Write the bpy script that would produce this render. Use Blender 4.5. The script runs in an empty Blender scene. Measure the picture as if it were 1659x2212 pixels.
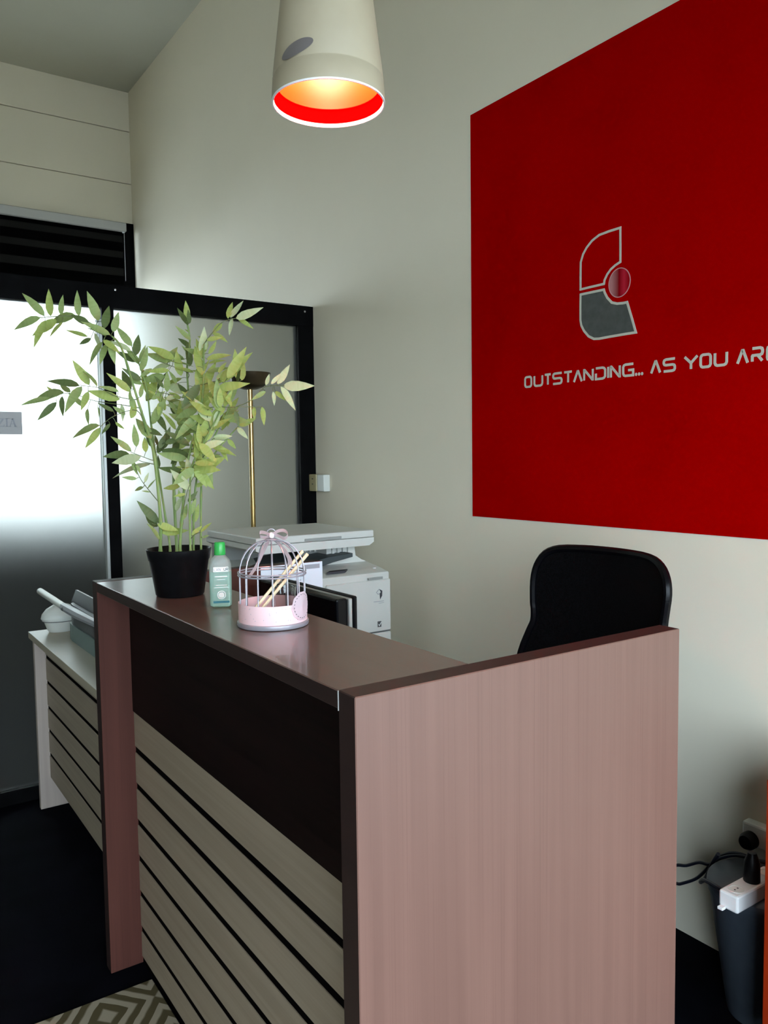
import bpy, bmesh, math, random
from mathutils import Vector, Matrix
random.seed(11)
S = bpy.context.scene
COL = S.collection
R = math.radians

# ------------------------------------------------------------------ camera
cam_data = bpy.data.cameras.new('camera')
cam = bpy.data.objects.new('camera', cam_data); COL.objects.link(cam)
cam_data.sensor_fit = 'VERTICAL'; cam_data.sensor_height = 36.0
cam_data.lens = 1731.41 / 2212 * 36.0
cam_data.clip_start = 0.05
YAW, PITCH, ROLL = R(34.3729), R(3.8735), R(-0.7621)
fw = Vector((math.sin(YAW)*math.cos(PITCH), math.cos(YAW)*math.cos(PITCH), -math.sin(PITCH)))
rt = Vector((math.cos(YAW), -math.sin(YAW), 0)); up = rt.cross(fw)
r2 = math.cos(ROLL)*rt + math.sin(ROLL)*up; u2 = -math.sin(ROLL)*rt + math.cos(ROLL)*up
cam.matrix_world = Matrix(((r2.x, u2.x, -fw.x, 0), (r2.y, u2.y, -fw.y, 0), (r2.z, u2.z, -fw.z, 1.45), (0, 0, 0, 1)))
S.camera = cam

# ------------------------------------------------------------------ sky, daylight, exposure
S.view_settings.view_transform = 'Standard'; S.view_settings.look = 'None'
S.view_settings.gamma = 1.0; S.view_settings.use_curve_mapping = False
S.view_settings.exposure = 1.20
W = bpy.data.worlds.new('overcast_sky'); S.world = W; W.use_nodes = True
bg = W.node_tree.nodes['Background']
bg.inputs['Color'].default_value = (0.81, 0.92, 1.08, 1); bg.inputs['Strength'].default_value = 6.0

def daylight_portal(name, loc, rot, sx, sy):
    l = bpy.data.lights.new(name, 'AREA'); l.shape = 'RECTANGLE'; l.size = sx; l.size_y = sy
    l.cycles.is_portal = True
    o = bpy.data.objects.new(name, l); COL.objects.link(o); o.location = loc; o.rotation_euler = rot
FRONT_WIN = (-1.40, 2.00, 0.10, 2.40)      # x0 x1 z0 z1 in the wall behind the camera
BACK_WIN = (-0.30, 1.96, 1.08, 2.78)      # in the far wall, behind the frosted partition
daylight_portal('daylight_front', ((FRONT_WIN[0]+FRONT_WIN[1])/2, -1.22, (FRONT_WIN[2]+FRONT_WIN[3])/2), (R(90), 0, 0), FRONT_WIN[1]-FRONT_WIN[0], FRONT_WIN[3]-FRONT_WIN[2])
daylight_portal('daylight_back', ((BACK_WIN[0]+BACK_WIN[1])/2, 6.62, (BACK_WIN[2]+BACK_WIN[3])/2), (R(-90), 0, 0), BACK_WIN[1]-BACK_WIN[0], BACK_WIN[3]-BACK_WIN[2])

# ------------------------------------------------------------------ materials
def mat(name, color, rough=0.5, metal=0.0, spec=0.5, emit=None, estr=0.0, trans=0.0, ior=1.45, coat=0.0, alpha=1.0):
    m = bpy.data.materials.new(name); m.use_nodes = True
    b = m.node_tree.nodes['Principled BSDF']
    b.inputs['Base Color'].default_value = (*color, 1); b.inputs['Roughness'].default_value = rough
    b.inputs['Metallic'].default_value = metal; b.inputs['Specular IOR Level'].default_value = spec
    b.inputs['IOR'].default_value = ior; b.inputs['Transmission Weight'].default_value = trans
    b.inputs['Coat Weight'].default_value = coat; b.inputs['Alpha'].default_value = alpha
    if emit: b.inputs['Emission Color'].default_value = (*emit, 1); b.inputs['Emission Strength'].default_value = estr
    return m
def nd(m, t): return m.node_tree.nodes.new(t)
def lk(m, a, b): m.node_tree.links.new(a, b)
def bsdf(m): return m.node_tree.nodes['Principled BSDF']
def noise_color(m, c1, c2, scale=(4, 4, 4), nscale=1.0, detail=4.0, lo=0.35, hi=0.65, bump=0.0, bscale=80):
    tc = nd(m, 'ShaderNodeTexCoord'); mp = nd(m, 'ShaderNodeMapping'); mp.inputs['Scale'].default_value = scale
    n = nd(m, 'ShaderNodeTexNoise'); n.inputs['Scale'].default_value = nscale; n.inputs['Detail'].default_value = detail
    r = nd(m, 'ShaderNodeValToRGB'); r.color_ramp.elements[0].position = lo; r.color_ramp.elements[1].position = hi
    r.color_ramp.elements[0].color = (*c1, 1); r.color_ramp.elements[1].color = (*c2, 1)
    lk(m, tc.outputs['Object'], mp.inputs['Vector']); lk(m, mp.outputs['Vector'], n.inputs['Vector'])
    lk(m, n.outputs['Fac'], r.inputs['Fac']); lk(m, r.outputs['Color'], bsdf(m).inputs['Base Color'])
    if bump:
        n2 = nd(m, 'ShaderNodeTexNoise'); n2.inputs['Scale'].default_value = bscale; n2.inputs['Detail'].default_value = 3
        bp = nd(m, 'ShaderNodeBump'); bp.inputs['Strength'].default_value = bump; bp.inputs['Distance'].default_value = 0.002
        lk(m, tc.outputs['Object'], n2.inputs['Vector']); lk(m, n2.outputs['Fac'], bp.inputs['Height']); lk(m, bp.outputs['Normal'], bsdf(m).inputs['Normal'])
    return r
def wood(name, c1, c2, c3, scale, rough=0.4, coat=0.0):
    m = mat(name, c1, rough, coat=coat)
    tc = nd(m, 'ShaderNodeTexCoord'); mp = nd(m, 'ShaderNodeMapping'); mp.inputs['Scale'].default_value = scale
    n = nd(m, 'ShaderNodeTexNoise'); n.inputs['Scale'].default_value = 1.0; n.inputs['Detail'].default_value = 6; n.inputs['Distortion'].default_value = 0.25
    r = nd(m, 'ShaderNodeValToRGB'); e = r.color_ramp.elements
    e[0].position = 0.30; e[0].color = (*c1, 1); e[1].position = 0.70; e[1].color = (*c2, 1)
    mp2 = nd(m, 'ShaderNodeMapping'); mp2.inputs['Scale'].default_value = tuple(7*s if s > 3 else 1.6*s for s in scale)
    n2 = nd(m, 'ShaderNodeTexNoise'); n2.inputs['Scale'].default_value = 1.0; n2.inputs['Detail'].default_value = 3
    r2_ = nd(m, 'ShaderNodeValToRGB'); r2_.color_ramp.elements[0].position = 0.55; r2_.color_ramp.elements[1].position = 0.75
    r2_.color_ramp.elements[0].color = (0, 0, 0, 1); r2_.color_ramp.elements[1].color = (0.55, 0.55, 0.55, 1)
    mx = nd(m, 'ShaderNodeMixRGB'); mx.inputs['Color2'].default_value = (*c3, 1)
    for a, b in ((mp, n), (mp2, n2)):
        lk(m, tc.outputs['Object'], a.inputs['Vector']); lk(m, a.outputs['Vector'], b.inputs['Vector'])
    lk(m, n.outputs['Fac'], r.inputs['Fac']); lk(m, n2.outputs['Fac'], r2_.inputs['Fac'])
    lk(m, r.outputs['Color'], mx.inputs['Color1']); lk(m, r2_.outputs['Color'], mx.inputs['Fac']); lk(m, mx.outputs['Color'], bsdf(m).inputs['Base Color'])
    return m

M = {}
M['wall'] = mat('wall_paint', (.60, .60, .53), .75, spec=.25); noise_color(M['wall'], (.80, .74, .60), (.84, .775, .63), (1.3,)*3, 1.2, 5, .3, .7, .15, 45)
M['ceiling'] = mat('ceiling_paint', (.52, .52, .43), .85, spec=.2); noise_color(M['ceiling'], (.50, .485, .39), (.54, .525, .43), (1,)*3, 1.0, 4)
M['floor'] = mat('black_floor', (.006, .006, .009), .8, spec=.03); noise_color(M['floor'], (.0014, .0014, .0026), (.0035, .0035, .006), (3,)*3, 2, 4)
M['pavement'] = mat('grey_pavement', (.35, .35, .34), .8); noise_color(M['pavement'], (.30, .30, .29), (.40, .40, .38), (2,)*3, 2, 5)
M['red'] = mat('red_wall_paint', (.42, .0, .0), .8, spec=.0); noise_color(M['red'], (.385, .0, .0), (.415, .0001, .0002), (2,)*3, 2, 4)
M['sign_white'] = mat('cream_lettering', (.58, .55, .46), .6); M['sign_pink'] = mat('pink_outline', (.62, .28, .27), .6)
M['sign_grey'] = mat('grey_emblem_fill', (.07, .075, .07), .6); noise_color(M['sign_grey'], (.062, .068, .062), (.08, .085, .08), (20,)*3, 2, 3)
M['sphere_print'] = mat('red_ball_print', (.5, .02, .03), .9, spec=0)
M['walnut'] = wood('walnut_laminate', (.130, .066, .050), (.155, .080, .061), (.105, .050, .038), (44, 44, 1.0), .42)
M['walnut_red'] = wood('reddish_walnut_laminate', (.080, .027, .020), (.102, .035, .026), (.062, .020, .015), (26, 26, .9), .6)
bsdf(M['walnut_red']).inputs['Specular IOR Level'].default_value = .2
M['walnut_top'] = wood('walnut_laminate_top', (.085, .050, .042), (.105, .063, .053), (.065, .038, .032), (28, 1.1, 28), .28, .25)
M['walnut_edge'] = wood('dark_edge_band', (.018, .008, .007), (.024, .011, .009), (.012, .006, .005), (26, 1.0, 26), .5)
M['wenge'] = mat('dark_wenge_panel', (.018, .008, .007), .55, spec=.15); noise_color(M['wenge'], (.004, .0016, .0013), (.008, .0032, .0028), (6, 1, 40), 2, 5)
M['slat'] = mat('beige_laminate', (.40, .36, .28), .5); noise_color(M['slat'], (.25, .195, .14), (.29, .23, .168), (8, 1, 60), 1.5, 5)
M['slat2'] = mat('grey_beige_laminate', (.34, .32, .26), .5); noise_color(M['slat2'], (.29, .24, .18), (.335, .28, .21), (8, 1, 60), 1.5, 5)
M['desk_top'] = mat('beige_desk_top', (.42, .38, .29), .35); noise_color(M['desk_top'], (.40, .36, .275), (.44, .40, .305), (8, 1, 8), 2, 4)
M['desk_side'] = mat('pale_desk_side', (.44, .37, .33), .5); noise_color(M['desk_side'], (.42, .35, .31), (.47, .40, .35), (30, 30, 1), 1.5, 4)
M['groove'] = mat('black_groove_strip', (.002, .0015, .0015), .8, spec=.02)
M['frame'] = mat('black_painted_frame', (.002, .002, .002), .6, spec=.06); noise_color(M['frame'], (.0012, .0012, .0014), (.003, .003, .0034), (5,)*3, 3, 4)
M['alu'] = mat('aluminium_strip', (.45, .48, .47), .4, .7)
M['steel'] = mat('steel', (.6, .6, .62), .3, 1.0)
M['brass'] = mat('brass', (.48, .33, .13), .22, 1.0); M['bronze'] = mat('dark_bronze', (.10, .075, .045), .3, .9)
M['blackpl'] = mat('black_plastic', (.003, .003, .0035), .4, spec=.25); noise_color(M['blackpl'], (.0025, .0025, .003), (.004, .004, .005), (20,)*3, 3, 3)
M['blackgloss'] = mat('glossy_black_plastic', (.002, .002, .003), .26, spec=.22)
M['binpl'] = mat('dark_blue_grey_plastic', (.045, .055, .07), .42); noise_color(M['binpl'], (.055, .068, .088), (.065, .080, .100), (12,)*3, 3, 3)
M['mesh'] = mat('black_mesh_fabric', (.002, .002, .002), .85, spec=.06); noise_color(M['mesh'], (.0008, .0008, .0009), (.003, .003, .0036), (240, 240, 240), 1, 1, .4, .6)
M['copier'] = mat('copier_white', (.64, .65, .60), .45); noise_color(M['copier'], (.69, .695, .655), (.73, .735, .695), (3,)*3, 2, 3)
M['copier_grey'] = mat('copier_grey', (.36, .37, .35), .5); M['copier_dark'] = mat('copier_dark_grey', (.06, .075, .08), .5)
M['seam'] = mat('dark_seam', (.10, .10, .10), .7)
M['paper'] = mat('white_paper', (.78, .82, .90), .7); M['paper_grey'] = mat('grey_paper', (.46, .46, .47), .7)
M['ink'] = mat('ink', (.05, .05, .06), .7); M['ink_grey'] = mat('grey_ink', (.35, .36, .40), .7)
M['white_pl'] = mat('white_plastic', (.72, .74, .70), .35); M['white_bright'] = mat('bright_white_plastic', (.82, .82, .82), .4)
M['beige_pl'] = mat('beige_plastic', (.46, .40, .22), .4)
M['teal'] = mat('teal_plastic', (.10, .17, .16), .4); M['navy'] = mat('dark_navy_plastic', (.010, .017, .024), .35); M['lever'] = mat('grey_blue_lever', (.30, .32, .36), .35)
M['cane'] = mat('green_cane', (.16, .24, .07), .45); noise_color(M['cane'], (.12, .19, .05), (.22, .30, .10), (30, 30, 6), 1.2, 3)
M['twig'] = mat('olive_twig', (.11, .13, .05), .55)
M['soil'] = mat('dark_soil', (.03, .025, .02), .9)
M['orange'] = mat('orange_lacquer', (.30, .022, .002), .5, spec=.3); noise_color(M['orange'], (.28, .020, .002), (.32, .024, .002), (4,)*3, 2, 3)
M['silver'] = mat('silver_paint', (.36, .34, .38), .35, .35); M['pink'] = mat('pink_card', (.84, .56, .58), .55)
M['pink_lt'] = mat('pale_pink_card', (.90, .74, .79), .55); M['ribbon'] = mat('pink_ribbon', (.80, .66, .68), .5)
M['stick'] = mat('pale_wood_stick', (.72, .58, .38), .55); noise_color(M['stick'], (.66, .52, .33), (.76, .63, .43), (200, 200, 8), 1, 3)
M['capgreen'] = mat('green_cap', (.03, .36, .07), .25); M['label'] = mat('white_label', (.86, .90, .88), .5); M['label_teal'] = mat('teal_label', (.02, .16, .20), .5)
M['glass'] = mat('clear_glass', (.97, .98, .98), .02, trans=1.0, ior=1.45)
M['gel'] = mat('translucent_green_gel', (.62, .90, .79), .34, trans=.70, ior=1.33); 
M['bottle_top'] = mat('frosted_clear_plastic', (.72, .80, .76), .30, trans=.75, ior=1.3)
M['cream'] = mat('cream_lamp_paint', (.62, .58, .44), .5); noise_color(M['cream'], (.39, .335, .235), (.42, .365, .26), (6,)*3, 2, 3)
M['lamp_orange'] = mat('orange_lamp_interior', (.90, .017, .001), .42, spec=.10); M['lamp_red'] = mat('red_lamp_ring', (.34, .0003, .0003), .9, spec=.0)
M['lamp_rim'] = mat('white_lamp_rim', (.9, .86, .88), .4)
M['bulb'] = mat('glowing_bulb', (1, .9, .75), .4, emit=(1, .80, .58), estr=160.0)
M['grey_lab'] = mat('grey_lamp_sticker', (.20, .18, .18), .4, .3)
M['cassette'] = mat('white_blind_cassette', (.50, .50, .49), .5); M['fab_dark'] = mat('black_blind_fabric', (.0015, .0015, .0015), .9, spec=.02); M['fab_sheer'] = mat('sheer_blind_fabric', (.014, .0135, .013), .9, spec=.05)
M['chain'] = mat('white_bead_chain', (.55, .55, .54), .4)
M['screen'] = mat('dark_screen', (.01, .01, .012), .12)
M['cable'] = mat('dark_blue_cable', (.008, .010, .022), .45)

def leaf_mat(name, c, c2):
    m = mat(name, c, .5, spec=.3); noise_color(m, c, c2, (2, 9, 2), 1.0, 3)
    nt = m.node_tree; tr = nd(m, 'ShaderNodeBsdfTranslucent'); mix = nd(m, 'ShaderNodeMixShader'); mix.inputs['Fac'].default_value = .35
    tr.inputs['Color'].default_value = (c2[0]*1.3, c2[1]*1.3, c2[2], 1)
    out = nt.nodes['Material Output']; lk(m, bsdf(m).outputs[0], mix.inputs[1]); lk(m, tr.outputs[0], mix.inputs[2]); lk(m, mix.outputs[0], out.inputs['Surface'])
    return m
LEAFM = [leaf_mat('yellow_green_leaf', (.30, .38, .09), (.41, .49, .16)), leaf_mat('mid_green_leaf', (.24, .33, .12), (.34, .43, .17)),
         leaf_mat('dark_green_leaf', (.09, .14, .045), (.14, .18, .07)), leaf_mat('pale_green_leaf', (.46, .54, .30), (.56, .63, .40))]

def pane_mat():
    m = bpy.data.materials.new('frosted_glass'); m.use_nodes = True; nt = m.node_tree; nt.nodes.clear()
    out = nt.nodes.new('ShaderNodeOutputMaterial'); g = nt.nodes.new('ShaderNodeBsdfRefraction'); g.inputs['Roughness'].default_value = .47; g.inputs['IOR'].default_value = 1.30
    g.inputs['Color'].default_value = (.58, .58, .55, 1)
    t = nt.nodes.new('ShaderNodeBsdfTranslucent'); t.inputs['Color'].default_value = (.85, .85, .80, 1)
    d = nt.nodes.new('ShaderNodeBsdfDiffuse'); d.inputs['Color'].default_value = (.62, .63, .60, 1)
    n = nt.nodes.new('ShaderNodeTexNoise'); n.inputs['Scale'].default_value = 260
    m1 = nt.nodes.new('ShaderNodeMixShader'); m1.inputs[0].default_value = .6
    m2 = nt.nodes.new('ShaderNodeMixShader'); m2.inputs[0].default_value = .035
    nt.links.new(t.outputs[0], m1.inputs[1]); nt.links.new(d.outputs[0], m1.inputs[2])
    nt.links.new(g.outputs[0], m2.inputs[1]); nt.links.new(m1.outputs[0], m2.inputs[2]); nt.links.new(m2.outputs[0], out.inputs['Surface'])
    return m
M['frost'] = pane_mat()
def clear_pane():
    m = bpy.data.materials.new('window_glass'); m.use_nodes = True; nt = m.node_tree; nt.nodes.clear()
    out = nt.nodes.new('ShaderNodeOutputMaterial'); t = nt.nodes.new('ShaderNodeBsdfTransparent'); t.inputs[0].default_value = (.93, .96, .95, 1)
    g = nt.nodes.new('ShaderNodeBsdfGlossy'); g.inputs['Roughness'].default_value = .02
    mx = nt.nodes.new('ShaderNodeMixShader'); mx.inputs[0].default_value = .06
    nt.links.new(t.outputs[0], mx.inputs[1]); nt.links.new(g.outputs[0], mx.inputs[2]); nt.links.new(mx.outputs[0], out.inputs['Surface'])
    return m
M['winglass'] = clear_pane()
def rug_mat():
    # woven pattern: nested diamonds of cream lines on brown-green
    m = mat('woven_rug', (.3, .27, .18), .9, spec=.1)
    tc = nd(m, 'ShaderNodeTexCoord'); mp = nd(m, 'ShaderNodeMapping'); mp.inputs['Scale'].default_value = (3.9, 3.1, 1)
    mp.inputs['Location'].default_value = (.13, .35, 0)
    nz = nd(m, 'ShaderNodeTexNoise'); nz.inputs['Scale'].default_value = 9; 
    wob = nd(m, 'ShaderNodeVectorMath'); wob.operation = 'SCALE'; wob.inputs['Scale'].default_value = .10
    add = nd(m, 'ShaderNodeVectorMath'); add.operation = 'ADD'
    sep = nd(m, 'ShaderNodeSeparateXYZ')
    lk(m, tc.outputs['Object'], mp.inputs['Vector']); lk(m, tc.outputs['Object'], nz.inputs['Vector']); lk(m, nz.outputs['Color'], wob.inputs[0])
    lk(m, mp.outputs['Vector'], add.inputs[0]); lk(m, wob.outputs[0], add.inputs[1]); lk(m, add.outputs[0], sep.inputs[0])
    def mth(op, a, b=None):
        n = nd(m, 'ShaderNodeMath'); n.operation = op
        for i, v in enumerate((a, b)):
            if v is None: continue
            if isinstance(v, (int, float)): n.inputs[i].default_value = v
            else: lk(m, v, n.inputs[i])
        return n.outputs[0]
    ax = mth('ABSOLUTE', mth('SUBTRACT', mth('FRACT', sep.outputs[0]), .5)); ay = mth('ABSOLUTE', mth('SUBTRACT', mth('FRACT', sep.outputs[1]), .5))
    s = mth('ADD', ax, ay); band = mth('FRACT', mth('MULTIPLY', s, 5.0))
    r = nd(m, 'ShaderNodeValToRGB'); e = r.color_ramp.elements; e[0].position = .46; e[0].color = (.085, .068, .034, 1); e[1].position = .60; e[1].color = (.31, .265, .195, 1)
    lk(m, band, r.inputs['Fac']); lk(m, r.outputs['Color'], bsdf(m).inputs['Base Color'])
    return m
M['rug'] = rug_mat()
def ball_print():
    m = M['sphere_print']; tc = nd(m, 'ShaderNodeTexCoord'); sp = nd(m, 'ShaderNodeSeparateXYZ'); lk(m, tc.outputs['Object'], sp.inputs[0])
    mr = nd(m, 'ShaderNodeMapRange'); mr.inputs['From Min'].default_value = .041; mr.inputs['From Max'].default_value = -.041
    lk(m, sp.outputs['Y'], mr.inputs['Value'])
    r = nd(m, 'ShaderNodeValToRGB'); e = r.color_ramp.elements
    e[0].position = .12; e[0].color = (.46, .20, .20, 1); e[1].position = .48; e[1].color = (.22, .002, .005, 1)
    a = e.new(.72); a.color = (.52, .02, .04, 1); a = e.new(.95); a.color = (.30, .003, .006, 1)
    lk(m, mr.outputs[0], r.inputs['Fac']); lk(m, r.outputs['Color'], bsdf(m).inputs['Base Color'])
ball_print()

# ------------------------------------------------------------------ helpers
def thing(name, label, cat, loc=(0, 0, 0), group=None):
    o = bpy.data.objects.new(name, None); COL.objects.link(o); o.location = loc; o.empty_display_size = .05
    o['label'] = label; o['category'] = cat
    if group: o['group'] = group
    return o
def wloc(o):
    v = Vector((0, 0, 0))
    while o is not None: v += o.location; o = o.parent
    return v
def obj(name, bm, m, parent=None, label=None, smooth=False, kind=None, origin=None):
    """links bmesh (built in world coordinates) as one mesh object under its parent"""
    off = wloc(parent) if parent else Vector((0, 0, 0))
    loc = Vector(origin) - off if origin is not None else Vector((0, 0, 0))
    bmesh.ops.translate(bm, verts=bm.verts, vec=-(off+loc))
    me = bpy.data.meshes.new(name); bmesh.ops.recalc_face_normals(bm, faces=bm.faces); bm.to_mesh(me); bm.free()
    for x in (m if isinstance(m, list) else [m]): me.materials.append(x)
    if smooth:
        for p in me.polygons: p.use_smooth = True
        if hasattr(me, 'set_sharp_from_angle'): me.set_sharp_from_angle(angle=R(40))
    o = bpy.data.objects.new(name, me); COL.objects.link(o); o.location = loc
    if parent: o.parent = parent
    if label: o['label'] = label
    if kind: o['kind'] = kind
    return o
def struct(name, bm, m, parent=None): return obj(name, bm, m, parent, kind=None if parent else 'structure')
def B(): return bmesh.new()
def box(bm, x0, x1, y0, y1, z0, z1, bev=0.0, seg=1):
    t = bmesh.new(); bmesh.ops.create_cube(t, size=1)
    for v in t.verts: v.co = Vector((x0+(v.co.x+.5)*(x1-x0), y0+(v.co.y+.5)*(y1-y0), z0+(v.co.z+.5)*(z1-z0)))
    if bev: bmesh.ops.bevel(t, geom=list(t.edges), offset=bev, segments=seg, affect='EDGES', profile=.5)
    join(bm, t); return bm
def join(bm, t):
    mp = {v: bm.verts.new(v.co) for v in t.verts}
    for f in t.faces:
        try:
            g = bm.faces.new([mp[v] for v in f.verts]); g.material_index = f.material_index
        except ValueError: pass
    t.free()
def bx(*a, bev=0.0, seg=1): return box(B(), *a, bev=bev, seg=seg)
def lathe(bm, prof, c, n=32, a0=0.0, a1=2*math.pi, sx=1.0, sy=1.0):
    """prof: (radius, z) pairs; full turn unless a0..a1 given"""
    full = abs(a1-a0-2*math.pi) < 1e-6; k = n if full else n+1
    rings = []
    for r, z in prof:
        if r < 1e-6: rings.append([bm.verts.new((c[0], c[1], c[2]+z))])
        else: rings.append([bm.verts.new((c[0]+sx*r*math.cos(a0+(a1-a0)*i/n), c[1]+sy*r*math.sin(a0+(a1-a0)*i/n), c[2]+z)) for i in range(k)])
    for p, q in zip(rings, rings[1:]):
        for i in range(n):
            j = (i+1) % k if full else i+1
            f = [p[i % len(p)], p[j % len(p)] if len(p) > 1 else None, q[j % len(q)] if len(q) > 1 else None, q[i % len(q)]]
            f = [v for v in f if v is not None]; u = []
            for v in f:
                if v not in u: u.append(v)
            if len(u) >= 3:
                try: bm.faces.new(u)
                except ValueError: pass
    return bm
def tube(bm, pts, r, n=8, closed=False, caps=True):
    pts = [Vector(p) for p in pts]; rr = r if isinstance(r, (list, tuple)) else [r]*len(pts)
    rings = []; nrm = None; k = len(pts)
    for i, p in enumerate(pts):
        a = pts[(i-1) % k] if (closed or i > 0) else p; b = pts[(i+1) % k] if (closed or i < k-1) else p
        t = (b-a).normalized()
        if nrm is None: nrm = t.orthogonal().normalized()
        nrm = (nrm - t*nrm.dot(t))
        nrm = nrm.normalized() if nrm.length > 1e-6 else t.orthogonal().normalized()
        bn = t.cross(nrm)
        rings.append([bm.verts.new(p + rr[i]*(math.cos(2*math.pi*j/n)*nrm + math.sin(2*math.pi*j/n)*bn)) for j in range(n)])
    for i in range(k if closed else k-1):
        p, q = rings[i], rings[(i+1) % k]
        sh = 0
        if closed and i == k-1: sh = min(range(n), key=lambda s: (p[0].co-q[s].co).length)
        for j in range(n): bm.faces.new((p[j], p[(j+1) % n], q[(j+1+sh) % n], q[(j+sh) % n]))
    if caps and not closed:
        bm.faces.new(list(reversed(rings[0]))); bm.faces.new(rings[-1])
    return bm
def smooth_path(pts, sub=6, closed=False):
    P = [Vector(p) for p in pts]; n = len(P); out = []
    for i in range(n if closed else n-1):
        p0 = P[(i-1) % n] if (closed or i > 0) else P[i]; p1 = P[i]; p2 = P[(i+1) % n]; p3 = P[(i+2) % n] if (closed or i < n-2) else p2
        for s in range(sub):
            t = s/sub
            out.append(.5*((2*p1)+(-p0+p2)*t+(2*p0-5*p1+4*p2-p3)*t*t+(-p0+3*p1-3*p2+p3)*t**3))
    if not closed: out.append(P[-1])
    return out
def prism(bm, poly, ax, a, b, mi=0):
    """polygon in the plane across axis ax ('X': (y,z), 'Y': (x,z), 'Z': (x,y)), extruded a..b"""
    def P(u, v, w): return (w, u, v) if ax == 'X' else (u, w, v) if ax == 'Y' else (u, v, w)
    lo = [bm.verts.new(P(u, v, a)) for u, v in poly]; hi = [bm.verts.new(P(u, v, b)) for u, v in poly]; n = len(poly)
    fs = [bm.faces.new(lo), bm.faces.new(list(reversed(hi)))]
    for i in range(n): fs.append(bm.faces.new((lo[i], lo[(i+1) % n], hi[(i+1) % n], hi[i])))
    for f in fs: f.material_index = mi
    return bm
def ribbon(bm, pts, w, ax, a, b, closed=False):
    """flat mitred stroke of width w along 2-D pts, extruded a..b along ax"""
    n = len(pts); L = []; Rr = []
    for i in range(n):
        p = Vector(pts[i]); q0 = Vector(pts[(i-1) % n]) if (closed or i > 0) else None; q1 = Vector(pts[(i+1) % n]) if (closed or i < n-1) else None
        d0 = (p-q0).normalized() if q0 is not None else None; d1 = (q1-p).normalized() if q1 is not None else None
        if d0 is None: d0 = d1
        if d1 is None: d1 = d0
        n0 = Vector((-d0.y, d0.x)); n1 = Vector((-d1.y, d1.x)); m = n0+n1
        m = m.normalized() if m.length > 1e-4 else n0
        k = min(1/max(m.dot(n0), .35), 2.2)
        L.append(p+m*w/2*k); Rr.append(p-m*w/2*k)
    def P(v, z): return (z, v.x, v.y) if ax == 'X' else (v.x, z, v.y) if ax == 'Y' else (v.x, v.y, z)
    V = [[bm.verts.new(P(v, z)) for v in s] for s in (L, Rr) for z in (a, b)]
    for i in range(n if closed else n-1):
        j = (i+1) % n
        bm.faces.new((V[0][i], V[0][j], V[2][j], V[2][i])); bm.faces.new((V[1][i], V[3][i], V[3][j], V[1][j]))
        bm.faces.new((V[0][i], V[1][i], V[1][j], V[0][j])); bm.faces.new((V[2][i], V[2][j], V[3][j], V[3][i]))
    if not closed:
        for i in (0, n-1): bm.faces.new((V[0][i], V[2][i], V[3][i], V[1][i]))
    return bm

# ------------------------------------------------------------------ room shell
XR, XL, YF, YB, ZC = 2.06, -2.60, -1.10, 6.51, 4.35
struct('ground', bx(-14, 14, -16, YF-.16, -.12, -.02), M['pavement'])
struct('ground', bx(-14, 14, YB+.16, 22, -.12, -.02), M['pavement'])
struct('floor', bx(XL-.15, XR+.15, YF-.15, YB+.15, -.12, 0), M['floor'])
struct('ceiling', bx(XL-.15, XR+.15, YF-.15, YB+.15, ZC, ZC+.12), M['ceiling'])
struct('wall_right', bx(XR, XR+.15, YF-.15, YB+.15, 0, ZC), M['wall'])
struct('wall_left', bx(XL-.15, XL, YF-.15, YB+.15, 0, ZC), M['wall'])
x0, x1, z0, z1 = FRONT_WIN
bm = B()
for a in ((XL, x0, 0, ZC), (x1, XR, 0, ZC), (x0, x1, 0, z0), (x0, x1, z1, ZC)): box(bm, a[0], a[1], YF-.15, YF, a[2], a[3])
struct('wall_front', bm, M['wall'])
w1 = struct('window_1', bx(x0, x0+.05, YF-.10, YF-.04, z0, z1), M['frame'])
obj('window_frame', box(box(box(B(), x1-.05, x1, YF-.10, YF-.04, z0, z1), x0+.05, x1-.05, YF-.10, YF-.04, z0, z0+.06), x0+.05, x1-.05, YF-.10, YF-.04, z1-.06, z1), M['frame'], w1)
for xm in (-.25, .88): obj('window_mullion', bx(xm-.02, xm+.02, YF-.10, YF-.04, z0+.06, z1-.06), M['frame'], w1)
for a, b in ((x0+.05, -.27), (-.23, .86), (.90, x1-.05)): obj('pane', bx(a, b, YF-.074, YF-.066, z0+.06, z1-.06), M['winglass'], w1)
# far wall: opening for window_2 and the transom, boarded above
bx0, bx1, bz0, bz1 = BACK_WIN
bm = B()
for a in ((XL, bx0-.06, 0, 3.325), (bx0-.06, XR, 0, .02)): box(bm, a[0], a[1], YB, YB+.15, a[2], a[3])
box(bm, XL, XR, YB+.02, YB+.15, 3.325, ZC)
wb = struct('wall_back', bm, M['wall'])
for a, b in ((3.325, 3.640), (3.646, 4.045), (4.051, ZC)):
    obj('panel', bx(XL, XR, YB, YB+.02, a, b, bev=.002), M['wall'], wb)
w2 = struct('window_2', bx(1.967, XR, YB-.02, YB+.06, bz0, 3.318), M['frame'])
obj('window_frame', bx(bx0-.06, XR, YB-.02, YB+.06, 3.318, 3.33), M['frame'], w2, )
obj('transom_bar', bx(bx0-.06, 1.967, YB-.02, YB+.06, 2.78, 2.86), M['frame'], w2)
obj('window_frame', bx(bx0-.06, bx0, YB-.02, YB+.06, bz0, 3.318), M['frame'], w2)
obj('sill', bx(bx0, 1.967, YB-.03, YB+.08, bz0-.03, bz0+.03), M['frame'], w2)
obj('added_dark_panel', bx(bx0-.06, XR, YB+.01, YB+.12, .02, bz0-.03), M['frame'], w2)  # black panel added below the window so the lower frosted glass stays dark
obj('window_mullion', bx(.80, .85, YB, YB+.05, bz0+.03, 2.78), M['frame'], w2)
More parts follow.
